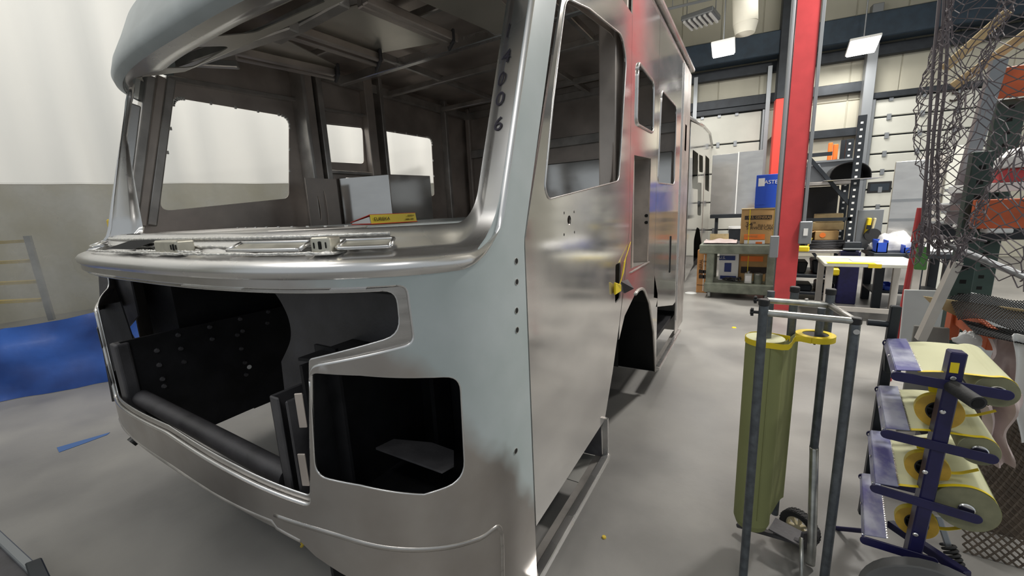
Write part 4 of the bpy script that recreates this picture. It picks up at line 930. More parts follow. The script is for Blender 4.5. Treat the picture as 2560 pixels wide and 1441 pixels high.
# ================================================================== BLUE MASKING RACK
YK = 1.80
AD = Vector((.16, .98, -.05)).normalized()
rk = empty('masking_rack', (onY(2330, 1200, YK).x, YK + .2, 0), 'navy blue rack of horizontal masking paper dispensers, lower right', 'rack')
pt, pb = onY(2393, 878, YK), onY(2272, 1420, YK); pb2 = pt + (pb - pt) * ((pt.z - .15) / (pt.z - pb.z))
MB().bar(pt, pb2, .040, .045, (0, 1, 0)).build('post', 'navy', rk, bevel=.004)
q = pt.lerp(pb, .06) + Vector((-.006, -.024, 0)); MB().box(q, (.02, .002, .035)).build('yellow_sticker', 'tape', rk)
arms = [((2243, 942), (2518, 990)), ((2217, 1087), (2480, 1150)), ((2190, 1224), (2440, 1300)), ((2164, 1354), (2330, 1405))]
Lx = .50
for i, (l, r) in enumerate(arms):
    a, b = onY(*l, YK - .03), onY(*r, YK - .03); d = (b - a).normalized()
    for off in (Vector(), AD * Lx):
        mb = MB(); up_ = Vector((0, -1, 0)).cross(d).normalized(); h = .0165; pl = []
        if up_.z < 0: up_ = -up_
        for k in range(9): t_ = math.pi / 2 + math.pi * k / 8; pl.append(a + d * (h * math.cos(t_)) + up_ * h * math.sin(t_))
        for k in range(9): t_ = -math.pi / 2 + math.pi * k / 8; pl.append(b + d * (h * math.cos(t_)) + up_ * h * math.sin(t_))
        mb.slab([p + off for p in pl], (0, .006, 0)); mb.build('arm', 'navy', rk, bevel=.001)
    # serrated blade plate along the front of the arms
    n_ = Vector((0, 0, 1))
    bl = [a + AD * .01 + up_ * .018 + d * (-.004), a + AD * .01 + up_ * .030 + d * .055, a + AD * Lx + up_ * .030 + d * .055, a + AD * Lx + up_ * .018 - d * .004]
    o = MB().slab(bl, up_ * .003).build('blade_plate', 'blade', rk)
    MB().slab([bl[0], bl[3], bl[3] - up_ * .03 - d * .004, bl[0] - up_ * .03 - d * .004], d * -.002).build('blade_face', 'blade', o)
    mb = MB()
    for k in range(30):
        p = bl[1].lerp(bl[2], k / 30); p2 = bl[1].lerp(bl[2], (k + 1) / 30); mb.add([p, p2, (p + p2) / 2 + d * .006 + up_ * .002], [(0, 1, 2)])
    mb.build('teeth', 'chrome', o)
    for k in (.04, .5, .96): p = bl[0].lerp(bl[3], k) - up_ * .012 - d * .004; MB().cyl(p, p - d * .004, .005, 10).build('screw', 'chrome', o)
for (x, y) in ((2382, 946), (2356, 1030), (2312, 1180), (2288, 1336)):
    p = onY(x, y, YK - .026); MB().cyl(p, p - Vector((0, .006, 0)), .0075, 12).build('bolt_head', 'chrome', rk, bevel=.002)
p = onY(2378, 965, YK - .02); MB().cyl(p, p + Vector((.03, -.10, -.01)), .022, 20).build('handle_stub', 'rubber', rk, smooth=True)
MB().cyl(p + Vector((.0295, -.0995, -.01)), p + Vector((.0303, -.1015, -.0102)), .016, 16).build('handle_bore', 'hole', rk)
# rear frame, base bars
a, b = onY(2240, 765, 2.32), onY(2196, 1040, 2.32); MB().bar(a, a + (b - a) * 2.0, .035, .035, (0, 1, 0)).build('rear_post', 'girt', rk, bevel=.004)
MB().bar(onY(2232, 860, 2.30), onY(2228, 930, 2.30), .055, .05, (0, 1, 0)).build('post_sleeve', 'girt', rk, bevel=.006)
MB().cyl(onY(2168, 806, 2.32), onY(2232, 812, 2.32), .014, 12).build('rear_stub', 'girt', rk, smooth=True)
a, b = onY(2055, 1318, 2.36), onY(2175, 1330, 2.2); MB().cyl(a, b, .011, 12).build('base_rod', 'navy', rk, smooth=True)
MB().bar(onY(2225, 1310, 2.0), onY(2420, 1441, 1.78), .03, .03).build('base_bar', 'navy', rk, bevel=.003)
MB().bar(onY(2345, 1290, 2.25), onY(2372, 1370, 2.2), .022, .022, (0, 1, 0)).build('spring_tube', 'pipe', rk, bevel=.003)
mb = MB(); a, b = onY(2368, 1360, 2.2), onY(2398, 1425, 2.15); dd = (b - a).normalized(); u = dd.orthogonal().normalized(); v = dd.cross(u)
mb.path([a.lerp(b, k / 60) + (u * math.cos(k * .63) + v * math.sin(k * .63)) * .022 for k in range(61)], .006, 6); mb.build('spring', 'rubber', rk, smooth='all')
wheel('wheel', Vector((onY(2350, 1441, 1.70).x, 1.70, .20)), (.12, .98, 0), .20, .05, rk, 'rubber_g', 'rubber', 5)
# paper rolls on the arms, each its own thing
desc = ['topmost horizontal paper roll with pale paper drawn over the top arm', 'second horizontal paper roll of the blue rack, half hidden by its arm', 'largest and lowest olive paper roll on the blue rack']
rolls = [((2492, 980), 60), ((2448, 1128), 55), ((2415, 1272), 86)]
for i, ((x, y), rp) in enumerate(rolls):
    c = onY(x, y, YK + .0); r = (onY(x + rp, y, YK) - c).length * .98
    t = empty('paper_roll', c, desc[i], 'paper roll', 'paper rolls on the blue rack')
    MB().cyl(c, c + AD * (Lx - .04), r, 48).build('paper', 'paper_l' if i < 2 else 'paper', t, smooth=True)
    MB().cyl(c - AD * .0015, c, r * .985, 48).build('roll_end', 'paper_end', t)
    o = MB().cyl(c - AD * .012, c - AD * .001, .021, 20).build('core', 'chrome', t, smooth=True, bevel=.003)
    # paper drawn from the top of the roll to the blade, yellow taped edge toward the camera
    l = arms[i][0] if True else None
    e = onY(l[0] + 50, l[1] - 3, YK); d = (c - e)
    P = cr([e + Vector((0, 0, .012)), e.lerp(c, .35) + Vector((0, 0, .03)), c + Vector((-r * .45, 0, r * .93)), c + Vector((r * .2, 0, r * 1.0)), c + Vector((r * .75, 0, r * .68)), c + Vector((r * 1.0, 0, 0))], 6)
    mb = MB(); mb.ribbon([p + Vector((0, .006, 0)) for p in P], [p + AD * (Lx - .05) for p in P]); mb.build('paper_web', 'paper_l', t, smooth='all', thick=.0012)
    mb = MB(); mb.ribbon([p - Vector((0, .003, -.001)) for p in P], [p + Vector((0, .010, .0015)) for p in P]); mb.build('taped_edge', 'tape', t, smooth='all', thick=.001)
tps = [((2348, 1030), 64, 'upper yellow tape roll on the blue rack, right under the top arm'), ((2318, 1172), 58, 'middle yellow tape roll on the blue rack'), ((2291, 1309), 54, 'bottom yellow tape roll on the blue rack, above the wheel')]
for i, ((x, y), rp, lb) in enumerate(tps):
    c = onY(x, y, YK + .045); r = (onY(x + rp, y, YK + .045) - c).length * .98
    t = empty('tape_roll', c, lb, 'tape', 'tape rolls on the blue rack')
    MB().ring(c, c + AD * .028, r, r * .56, 44).build('tape_ring', 'tape_side', t, smooth=True)
    MB().ring(c + AD * .001, c + AD * .029, r * 1.01, r * .985, 44).build('tape_surface', 'tape', t, smooth=True)
    hb = MB(); hb.ring(c - AD * .002, c + AD * .026, r * .57, r * .50, 30); hb.cyl(c - AD * .004, c + AD * .02, r * .14, 12)
    u = AD.orthogonal().normalized(); v = AD.cross(u)
    for k in range(6): dd = u * math.cos(k * math.pi / 3) + v * math.sin(k * math.pi / 3); hb.bar(c + dd * r * .1 + AD * .01, c + dd * r * .54 + AD * .01, .02, r * .10, AD.cross(dd))
    hb.cyl(c + AD * .02, c + AD * .024, r * .55, 24); hb.build('core', 'black', t)
    e = c + Vector((r * 1.0, 0, -r * .1)); rr = onY(rolls[i][0][0], rolls[i][0][1] + 50, YK + .05)
    mb = MB(); Q = cr([c + Vector((r * .97, .004, -.1 * r)), e.lerp(rr, .4) + Vector((0, 0, -.004)), rr], 5); mb.ribbon(Q, [p + AD * .02 for p in Q]); mb.build('tape_strip', 'tape', t, smooth='all', thick=.001)
    if i < 2:
        MB().slab([onY(x - 30, y - 78, YK + .06), onY(x + 22, y - 74, YK + .06), onY(x + 22, y - 44, YK + .06), onY(x - 26, y - 50, YK + .06)], AD * .003).build('tape_tail', 'tape', t)

# ================================================================== SECOND TRUCK
X2 = -1.15
t2 = empty('far_truck', (-2.3, 11, 0), 'second unpainted truck body standing behind the cab', 'vehicle')
def flat2(nm, o, h, m_, th=.01): return sheet(o, h, lambda y, z: Vector((X2, y, z))).build(nm, m_, t2, thick=th)
zb2 = .3
yA, yB = onX(1716, 600, X2).y, onX(1782, 400, X2).y
arch2 = fillet(yz([(1733, 662), (1734, 600), (1741, 568), (1748, 572), (1755, 620), (1757, 650)], X2), [0, .1, .15, .15, .1, 0], 4)
zl = min(b for a, b in arch2)
o2 = [(yA, zl), arch2[0]] + arch2[1:-1] + [(arch2[-1][0], zl), (yB, zl)] + yz([(1782, 380), (1774, 334), (1760, 318)], X2) + [(yA, onX(1716, 290, X2).z)]
ws = [fillet(yz(p, X2), .08, 3) for p in ([(1731, 374), (1745, 384), (1744, 474), (1730, 472)], [(1747, 386), (1757, 391), (1757, 432), (1747, 430)], [(1763, 388), (1773, 398), (1772, 480), (1762, 474)], [(1744, 456), (1753, 458), (1752, 540), (1743, 538)])]
flat2('side_skin', o2, ws, 'alu_side')
MB().bx(X2 - 2.4, X2 - .2, yA, yA + .03, zl, 2.9).build('rear_skin', 'alu_side', t2)
rfp = yz([(1716, 290), (1760, 317), (1774, 333), (1782, 380)], X2)
mb = MB(); mb.ribbon([(X2, a, b) for a, b in rfp], [(X2 - 2.4, a, b) for a, b in rfp]); mb.build('roof_skin', 'alu_side', t2, thick=.02)
MB().path([(X2 + .01, a, b) for a, b in rfp], .03, 8).build('roof_rail', 'alu_bright', t2, smooth='all')
mb = MB(); l_ = [Vector((X2 - .002, a, b)) for a, b in arch2]; mb.ribbon(l_, [p - Vector((.6, 0, 0)) for p in l_]); mb.add([p - Vector((.6, 0, 0)) for p in l_], [tuple(range(len(l_)))]); mb.build('wheel_liner', 'hole', t2)
MB().bx(X2 - 2.4, X2 - 2.38, yA, yB, zl, 2.6).build('far_side_skin', 'alu_in', t2)
MB().bx(X2 - 2.3, X2 - .1, yA + .3, yB - .3, 0, zl + .1).build('support_frame', 'steel_black', t2)
for xx in (1760, ): 
    yy = onX(xx, 450, X2).y; MB().bx(X2, X2 + .012, yy - .02, yy + .02, zl, 2.7).build('door_seam_trim', 'alu_in', t2)
# ================================================================== SHEETS AND BENCH BY THE FAR DOOR
def bxs(mb, x0, y0, x1, y1, Y, d): return mb.bx(*pbox(x0, y0, x1, y1, Y, d))
Ya = 11.2
t = empty('sheet_stack', (*onY(1840, 540, Ya).xy, 0), 'upright aluminium sheet panels standing by the left garage door', 'sheet metal')
for x0, x1, y0 in ((1778, 1841, 386), (1843, 1904, 378)):
    e = pbox(x0, y0, x1, 536, Ya, .03); MB().bx(*e).build('sheet', 'alu_side', t, bevel=.004)
mb = MB(); e = pbox(1841, 380, 1844, 536, Ya - .01, .05); mb.bx(*e); mb.build('seam_tape', 'white', t)
tb = empty('sheet_trolley', (*onY(1830, 540, 11).xy, 0), 'dark bench frame under the aluminium sheets', 'trolley')
e = pbox(1775, 536, 1890, 545, Ya - .3, .8); MB().bx(*e).build('top', 'girt', tb)
for x in (1785, 1850, 1885): e = pbox(x, 545, x + 8, 640, Ya - .2, .08); MB().bx(e[0], e[1], e[2], e[3], 0, e[5]).build('leg', 'girt', tb)
e = pbox(1775, 585, 1890, 600, Ya - .25, .06); MB().bx(*e).build('rail', 'wood', tb)
# ================================================================== UTILITY CART
Yc = 7.6
uc = empty('utility_cart', (*onY(1850, 700, Yc + .3).xy, 0), 'olive plastic two-shelf utility cart left of the red column', 'cart')
e = pbox(1748, 612, 1962, 636, Yc, .75); MB().bx(*e).build('top_tray', 'cart', uc, bevel=.02, seg=2)
xa, xb = e[0], e[1]; zt0 = e[5]
MB().bx(xa + .05, xb - .05, Yc + .04, Yc + .70, zt0 - .02, zt0 + .004).build('tray_mat', 'girt', uc)
e2 = pbox(1778, 712, 1985, 738, Yc, .75); MB().bx(xa + .1, xb, Yc, Yc + .75, e2[4], e2[5]).build('bottom_tray', 'cart', uc, bevel=.02, seg=2)
for x in (xa + .12, xb - .22):
    for y in (Yc + .02, Yc + .65): MB().bx(x, x + .12, y, y + .08, e2[5] - .01, e[4] + .01).build('corner_post', 'cart', uc, bevel=.01)
for x in (xa + .18, xb - .2):
    for y in (Yc + .10, Yc + .62):
        o = MB().cyl((x - .02, y, .075), (x + .02, y, .075), .075, 20).build('castor', 'castor', uc, smooth=True, bevel=.005)
        MB().bx(x - .03, x + .03, y - .03, y + .03, .09, e2[4]).build('castor_fork', 'pipe', o)
zb1 = e2[5]
# boxes
def carton(name, e, m, lb, cat='box', g=None, par=None):
    t = empty(name, ((e[0] + e[1]) / 2, (e[2] + e[3]) / 2, e[4]), lb, cat, g)
    o = MB().bx(*e).build('carton', m, t, bevel=.006); return t, o
def ftext(s, x, y, Y, h, m, par, sx=1., slant=None): return text(s, onY(x, y, Y - .006), Vector((1, -.02, -.02)), Vector((0, 0, 1)), h, m, par, sx=sx, depth=.001)
px_m = lambda px, Y, x=1890: abs((onY(x, 500, Y) - onY(x, 500 + px, Y)).z)
def mark(e0, m, Y, par, nm='print_patch', y_=.004):
    a = pbox(*e0, Y - y_, .003); return MB().bx(*a).build(nm, m, par)
YB1 = Yc + .12
e = list(pbox(1852, 523, 1948, 612, YB1, .55)); e[4] = zt0 + .002; bt, bc = carton('large_carton', e, 'card', 'large brown service-cart carton standing on top of the utility cart')
for k in (-.02,): MB().bx(e[0] - .01, e[1] + .01, e[2] - .01, e[3], e[5], e[5] + .012).build('lid_flaps', 'wood', bt)
for x in (1872, 1934): mark((x, 524, x + 2, 611), 'tape', YB1, bt, 'strapping_band', .006)
mark((1862, 539, 1930, 549), 'ink', YB1, bt)
ftext('U.S. GENERAL', 1900, 544, YB1 - .002, px_m(6.5, YB1), 'card', bt, .9)
ftext('34"', 1876, 562, YB1, px_m(11, YB1), 'ink', bt, 1.1)
ftext('FULL BAY', 1914, 564, YB1, px_m(5, YB1), 'ink', bt, 1.1); ftext('SERVICE CART', 1902, 571, YB1, px_m(7, YB1), 'ink', bt, 1.0)
mark((1860, 586, 1912, 599), 'orange', YB1, bt); ftext('ORANGE', 1878, 591, YB1 - .002, px_m(5, YB1), 'card', bt)
mark((1860, 601, 1912, 611), 'white', YB1, bt); mark((1889, 605, 1905, 611), 'orange', YB1, bt, y_=.007)
YB2 = YB1 + .02; ee = list(pbox(1891, 436, 1960, 513, YB2, .35)); ee[4] = e[5] + .014; ee[0] = onY(1889, 480, YB2).x
bb, bbc = carton('blue_carton', ee, 'blue', 'blue printed carton on top of the large brown carton')
ftext('FASTENAL', 1939, 455, YB2, px_m(9, YB2), 'white', bb, 1.0)
mark((1896, 446, 1912, 466), 'white', YB2, bb, 'paper_label')
mark((1888, 467, 1912, 512), 'blue', YB2, bb, 'flap_panel')
e = list(pbox(1846, 640, 1945, 712, Yc + .36, .36)); e[4] = zb1; e[5] = onZ(1, 1, 1).z * 0 + zt0 - .12; t, o = carton('lower_carton', e, 'card', 'brown carton with black print on the lower shelf of the utility cart')
mark((1852, 641, 1908, 654), 'orange', Yc + .355, t); mark((1852, 668, 1925, 684), 'ink', Yc + .355, t)
for x in (1868, 1926): mark((x, 640, x + 2, 705), 'tape', Yc + .352, t, 'strapping_band')
e = list(pbox(1797, 640, 1846, 700, Yc + .3, .4)); e[4] = zb1; e[5] = zt0 - .12; t, o = carton('white_blue_carton', e, 'white', 'white and navy carton on the lower cart shelf, at its left end')
mark((1798, 640, 1838, 651), 'blue_ink', Yc + .295, t); ftext('U.S.', 1806, 645, Yc + .29, px_m(7, Yc), 'white', t); mark((1811, 658, 1828, 680), 'blue_ink', Yc + .295, t); mark((1800, 690, 1840, 698), 'blue_ink', Yc + .295, t)
YO = Yc + .42; e = list(pbox(1742, 636, 1790, 730, YO, .4)); e[4] = 0.0; e[1] = xa + .11; e[5] = zt0 - .14
t, o = carton('orange_carton', e, 'card2', 'orange-brown carton standing on the floor at the left end of the utility cart')
text('GENERAL', onY(1752, 668, YO - .01), (0, 0, 1), (-1, 0, 0), px_m(8, YO), 'ink', t, sx=.9)
ftext('SERVICE', 1768, 655, YO, px_m(4, YO), 'ink', t); ftext('CART', 1768, 665, YO, px_m(4, YO), 'ink', t); mark((1747, 676, 1779, 684), 'ink', YO, t); mark((1747, 688, 1779, 697), 'ink', YO, t); mark((1758, 637, 1760, 728), 'white', YO, t, 'strapping_band')
mark((1742, 713, 1779, 714), 'ink', YO, t, 'flap_joint')
for (x0, x1, y0, lb, m_) in ((1860, 1880, 684, 'grey rectangular tin on the lower cart shelf', 'tin'),):
    e = list(pbox(x0, y0, x1, 722, Yc + .06, .12)); e[4] = zb1; tt = empty('tin', ((e[0] + e[1]) / 2, e[2] + .06, zb1), lb, 'tin'); MB().bx(*e).build('body', m_, tt, bevel=.01); MB().cyl(((e[0] + e[1]) / 2, e[2] + .06, e[5]), ((e[0] + e[1]) / 2, e[2] + .06, e[5] + .03), .02, 12).build('cap', 'pipe', tt)
    MB().bx(e[0] + .015, e[1] - .015, e[2] - .002, e[2], e[4] + .04, e[5] - .04).build('paper_label', 'white', tt)
for i, (x0, x1, y0, lb) in enumerate(((1882, 1905, 686, 'round grey paint can in the middle of the cart shelf'), (1911, 1930, 686, 'round paint can nearest the red column on the cart shelf'))):
    a, b = onY(x0, 720, Yc + .1), onY(x1, 720, Yc + .1); r = (b.x - a.x) / 2; zt_ = onY(x0, y0, Yc + .1).z
    tt = empty('paint_can', ((a.x + b.x) / 2, Yc + .15, zb1), lb, 'paint can', 'paint cans on the cart'); MB().cyl((tt.location.x, tt.location.y, zb1), (tt.location.x, tt.location.y, zt_), r, 24).build('body', 'tin' if i else 'cart', tt, smooth=True)
    MB().ring((tt.location.x, tt.location.y, zt_ - .01), (tt.location.x, tt.location.y, zt_ + .006), r * 1.04, r * .85, 24).build('rim', 'tin', tt)
a = onY(1825, 700, Yc + .1); mb = MB(); random.seed(3)
pts = [Vector((a.x - .12 + random.random() * .3, a.y + random.random() * .12, zb1 + .015 + random.random() * .07)) for _ in range(22)]; mb.path(cr(pts, 5), .009, 6)
single(mb, 'coiled_cable', 'hose', 'tangled black cable on the lower cart shelf in front of the white carton', 'cable', smooth='all')
# cloth on cart
mb = MB(); vs = []; a = onZ(1768, 610, zt0 + .01); 
for j in range(9):
    for i in range(15):
        x = xa + .06 + .50 * i / 14; y = Yc + .06 + .42 * j / 8
        vs.append((x, y, zt0 + .012 + .035 * (1 + noise.noise(Vector((x * 7, y * 7, 1)))) * (1 if 0 < j < 8 else .2)))
mb.add(vs, [(j * 15 + i, j * 15 + i + 1, (j + 1) * 15 + i + 1, (j + 1) * 15 + i) for j in range(8) for i in range(14)])
single(mb, 'folded_cloth', 'pinkfilm', 'crumpled pinkish white cloth on top of the utility cart', 'cloth', smooth='all', thick=.004)
e = pbox(1824, 570, 1856, 640, 9.2, .3); tt = empty('bucket', ((e[0] + e[1]) / 2, 9.35, 0), 'dark bucket with a pale rim behind the brown carton', 'bucket')
r = (e[1] - e[0]) / 2 * 1.3; zt_ = e[5]; MB().cyl((tt.location.x, 9.35, .55), (tt.location.x, 9.35, zt_), r * .85, 24, r2=r).build('body', 'girt', tt, smooth=True); MB().ring((tt.location.x, 9.35, zt_ - .02), (tt.location.x, 9.35, zt_ + .02), r * 1.06, r * .95, 24).build('rim', 'white', tt)
MB().bx(tt.location.x - .22, tt.location.x + .22, 9.15, 9.6, 0, .55).build('stand', 'steel_black', tt)
# ================================================================== BLACK STORAGE RACK BEHIND THE RED COLUMN
Yr, Yr2 = 7.9, 8.8
sr = empty('storage_rack', (*onY(2070, 700, 8.3).xy, 0), 'black slotted-steel storage rack right of the red column', 'rack')
ur_ = onY(2136, 480, Yr); uh = onY(2160, 287, Yr).z
ul = onY(2000, 480, Yr)
def upright(x, y, h, name='upright', m_='girt', w_=.10, par=sr, hole_='white'):
    o = MB().bx(x - w_ / 2, x + w_ / 2, y, y + .05, 0, h).build(name, m_, par, bevel=.004); k = .1; mb = MB()
    while k < h - .05: mb.bx(x - w_ * .18, x + w_ * .12, y - .002, y, k, k + .028); k += .095
    q = mb.build('slot', hole_, o); q['kind'] = 'stuff'; return o
upright(ur_.x, Yr, uh); upright(ur_.x + .02, Yr2, uh * .92); upright(ul.x, Yr, 1.9); upright(ul.x, Yr2, 1.9)
for px_ in (2108, 2119): q = onY(px_, 372, Yr2 + .3); MB().bx(q.x - .035, q.x + .035, Yr2 + .3, Yr2 + .34, q.z - .25, onY(px_, 350, Yr2 + .3).z).build('short_upright', 'girt', sr)
lv = {}
for nm, yy, th in (('a', 453, .05), ('b', 626, .05), ('c', 690, .05), ('d', 735, .04)):
    z = onY(2080, yy, Yr).z; lv[nm] = z
    MB().bx(ul.x, ur_.x, Yr + .02, Yr2, z - th, z).build('shelf', 'girt' if nm in 'cd' else 'alu_frame', sr, bevel=.004)
z = onY(2070, 380, Yr2).z; MB().bx(ul.x, ur_.x - .2, Yr2, Yr2 + .06, z - .06, z).build('beam', 'girt', sr)
z = onY(2070, 545, Yr).z; MB().bx(ul.x, ur_.x, Yr, Yr + .04, z - .05, z).build('beam', 'girt', sr)
MB().bar(onY(2012, 383, Yr + .05), onY(2128, 515, Yr + .05), .05, .07, (0, 1, 0)).build('brace', 'girt', sr); MB().bar(onY(1985, 572, Yr + .05), onY(2110, 730, Yr + .05), .04, .05, (0, 1, 0)).build('brace', 'girt', sr)
za = lv['a']
# items on the upper shelf
e = list(pbox(2016, 400, 2150, 445, Yr2 - .1, .04)); e[4] = za; t = empty('grey_tray', ((e[0] + e[1]) / 2, e[2], za), 'long grey metal side panel at the back of the upper rack shelf', 'panel'); MB().bx(*e).build('panel', 'pipe', t, bevel=.01); MB().bx(e[0], e[1], e[2] - .05, e[2], e[5] - .03, e[5]).build('top_flange', 'pipe', t)
e = pbox(2070, 356, 2096, 398, Yr2 + .2, .05); t = empty('orange_sheets', ((e[0] + e[1]) / 2, e[2], e[4]), 'bright orange upright sheets at the top of the storage rack', 'sheet')
MB().bx(e[0], (e[0] + e[1]) / 2 - .01, e[2], e[3], za, e[5]).build('sheet', 'orange', t, bevel=.01); MB().bx((e[0] + e[1]) / 2, e[1], e[2] + .03, e[3], za, e[5] - .03).build('sheet', 'orange', t, bevel=.01)
c = onY(2118, 446, Yr + .3); r = onY(2170, 446, Yr + .3).x - c.x; rz_ = (onY(2118, 408, Yr + .3).z - za)
mb = MB(); A = [Vector((c.x + r * math.cos(math.pi * k / 20) * (1 + (.0 if k else 0)), Yr + .1, za + rz_ * math.sin(math.pi * k / 20) ** .7)) for k in range(21)]; mb.ribbon(A, [p + Vector((0, .5, 0)) for p in A]); mb.add([p + Vector((0, .5, 0)) for p in A], [tuple(range(21))])
single(mb, 'wheel_arch_liner', 'black', 'black arched wheel liner on the upper rack shelf', 'liner', smooth=True, thick=.01)
c = onY(2120, 449, Yr); mb = MB(); mb.cyl((c.x, Yr + .1, za + .001), (c.x, Yr + .1, za + .012), .55, 40); mb.box((0, 0, -10), (.001, .001, .001)) if False else None
e = (onY(2060, 449, Yr - .1).x, onY(2208, 449, Yr - .1).x, Yr - .05, Yr + .5, za + .002, za + .014)
single(MB().bx(*e), 'flat_sheet', 'alu_side', 'thin metal sheet jutting out under the black wheel liner', 'sheet metal', bevel=.004)
e = [onY(2018, 448, Yr + .1).x, onY(2050, 448, Yr + .1).x, Yr + .1, Yr + .4, za, onY(2030, 412, Yr + .1).z]
mb = MB(); mb.slab([(e[0], e[2], e[4]), (e[1] + .08, e[2], e[4]), (e[1] - .02, e[2], e[5]), (e[0] - .1, e[2], e[5] - .03)], (0, .04, 0)); t = mb.build('hatch_panel', 'pipe', None, bevel=.01); tag(centre(t), 'grey hatch cover leaning on the left end of the upper rack shelf', 'panel')
# hanging dark tarp behind middle
e = list(pbox(2005, 458, 2095, 545, Yr2 - .15, .05)); single(MB().bx(e[0], e[1], e[2], e[3], lv['b'], za - .06), 'black_sheet', 'rubber', 'black rubber sheet hanging at the back of the middle rack bay', 'sheet', bevel=.01)
zb_ = lv['b']
e = pbox(2042, 522, 2110, 536, Yr + .35, .3); t, o = carton('flat_carton', (e[0], e[1], e[2], e[3], zb_ + .42, zb_ + .55), 'wood', 'topmost pale board box of the rack pile')
t, o = carton('flat_carton', (e[0] - .05, e[1] + .02, e[2], e[3], zb_ + .29, zb_ + .415), 'wood', 'second pale board box in the rack pile')
e = pbox(2040, 545, 2100, 575, Yr + .2, .4); t, o = carton('torn_carton', (e[0], e[1], e[2], e[3], zb_ + .14, zb_ + .285), 'card', 'open brown carton on the middle rack shelf above the hose'); MB().slab([(e[0], e[2], zb_ + .28), (e[0] - .22, e[2] + .02, zb_ + .16), (e[0] - .22, e[3], zb_ + .16), (e[0], e[3], zb_ + .28)], (0, 0, .006)).build('flap', 'card', t)
MB().cyl((e[0] + .1, e[2] - .004, zb_ + .22), (e[0] + .1, e[2], zb_ + .22), .04, 16).build('orange_sticker', 'orange', t)
c = onY(2062, 590, Yr + .05); mb = MB(); pts = []
for k in range(150): a_ = k * .42; pts.append((c.x + (.36 + .02 * math.sin(k * .7)) * math.cos(a_), Yr + .36 + .26 * math.sin(a_), zb_ + .02 + k * .0007 + .012 * math.sin(k * .31)))
mb.path(pts, .014, 6); single(mb, 'hose_coil', 'hose', 'coil of black hose on the middle rack shelf', 'hose', smooth='all')
# lower bays
for i, (x0, x1, y0, sh, m_, lb) in enumerate(((1990, 2020, 655, 'c', 'rubber', 'black bin at the left of the lower rack bay'), (2028, 2060, 650, 'c', 'girt', 'dark metal part in the middle of the lower rack bay'), (2066, 2100, 652, 'c', 'rubber', 'black drum at the right of the lower rack bay'))):
    e = list(pbox(x0, y0, x1, 690, Yr + .15, .4)); e[4] = lv[sh]
    if i == 2: single(MB().cyl(((e[0] + e[1]) / 2, e[2] + .2, e[4]), ((e[0] + e[1]) / 2, e[2] + .2, e[5]), (e[1] - e[0]) / 2, 24), 'drum', m_, lb, 'drum', smooth=True)
    else: single(MB().slab([(e[0] + .03, e[2], e[4]), (e[1] - .03, e[2], e[4]), (e[1], e[2], e[5]), (e[0], e[2], e[5])], (0, .4, 0)), 'parts_bin', m_, lb, 'bin', bevel=.02)
for i, (x0, x1, y0) in enumerate(((1990, 2030, 712), (2040, 2085, 708))):
    e = list(pbox(x0, y0, x1, 735, Yr + .1, .4)); e[4] = lv['d']; single(MB().bx(*e), 'stacked_plate', 'girt', ('dark metal case bottom left in the storage rack', 'dark metal case bottom right in the storage rack')[i], 'case', bevel=.02)
e = pbox(1988, 616, 2024, 630, 7.35, .10); 
t = empty('yellow_level', ((e[0] + e[1]) / 2, e[2], e[4]), 'bright yellow tool tray hooked at the right side of the red column', 'tray'); MB().bx(*e).build('tray', 'tape', t, bevel=.015); MB().bar(Vector((e[1] - .02, e[2] + .05, e[5])), Vector((e[1] + .02, e[2] + .05, e[5] + .12)), .02, .02).build('lever', 'foam', t)
MB().bar(Vector((e[0], e[3], e[4] + .04)), Vector((e[0] + .1, Yr + .02, e[4] + .04)), .03, .03).build('bracket', 'girt', t)
# ================================================================== TABLES
Yt = 6.75
tt = empty('work_table', (*onY(2180, 660, Yt + .4).xy, 0), 'pale table with yellow paint marks between the red column and the blue bins', 'table')
e = pbox(2060, 657, 2330, 667, Yt, .9); xl = onY(2068, 660, Yt).x; xr = onY(2312, 672, Yt).x; zt_ = onY(2068, 658, Yt).z
MB().bx(xl - .03, xr, Yt - .02, Yt + .85, zt_ - .045, zt_).build('top', 'table', tt, bevel=.006)
for x, y in ((xl, Yt), (xl, Yt + .78), (xr - .1, Yt), (xr - .1, Yt + .78)): MB().bx(x, x + .075, y, y + .06, 0, zt_ - .045).build('leg', 'pale_leg', tt, bevel=.004)
MB().bx(xl + .04, xr - .06, Yt + .02, Yt + .05, .12, .18).build('stretcher', 'pale_leg', tt)
MB().bx(xl + .0, xl + .5, Yt - .021, Yt + .12, zt_, zt_ + .002).build('yellow_paint', 'tape', tt); MB().bx(xl + .42, xl + .55, Yt - .024, Yt - .02, zt_ - .05, zt_).build('yellow_paint', 'tape', tt)
single(MB().bx(xl + .3, xl + .62, Yt + .2, Yt + .5, zt_ + .002, zt_ + .004), 'paper_sheet', 'white', 'white paper sheet lying on the pale table', 'paper')
e = pbox(2078, 672, 2104, 690, Yt + 1.05, .2); single(MB().bx(e[0], e[1], e[2], e[3], e[4], e[5]), 'yellow_case', 'tape', 'small yellow case seen under the pale table', 'case', bevel=.02)
Yb = 7.6
bt = empty('parts_bench', (*onY(2270, 640, Yb).xy, 0), 'dark steel bench carrying blue bins, behind the pale table', 'bench')
xl, xr = onY(2185, 630, Yb).x, onY(2420, 640, Yb).x; zt_ = onY(2240, 634, Yb).z
MB().bx(xl, xr, Yb, Yb + .8, zt_ - .07, zt_).build('top', 'girt', bt, bevel=.006)
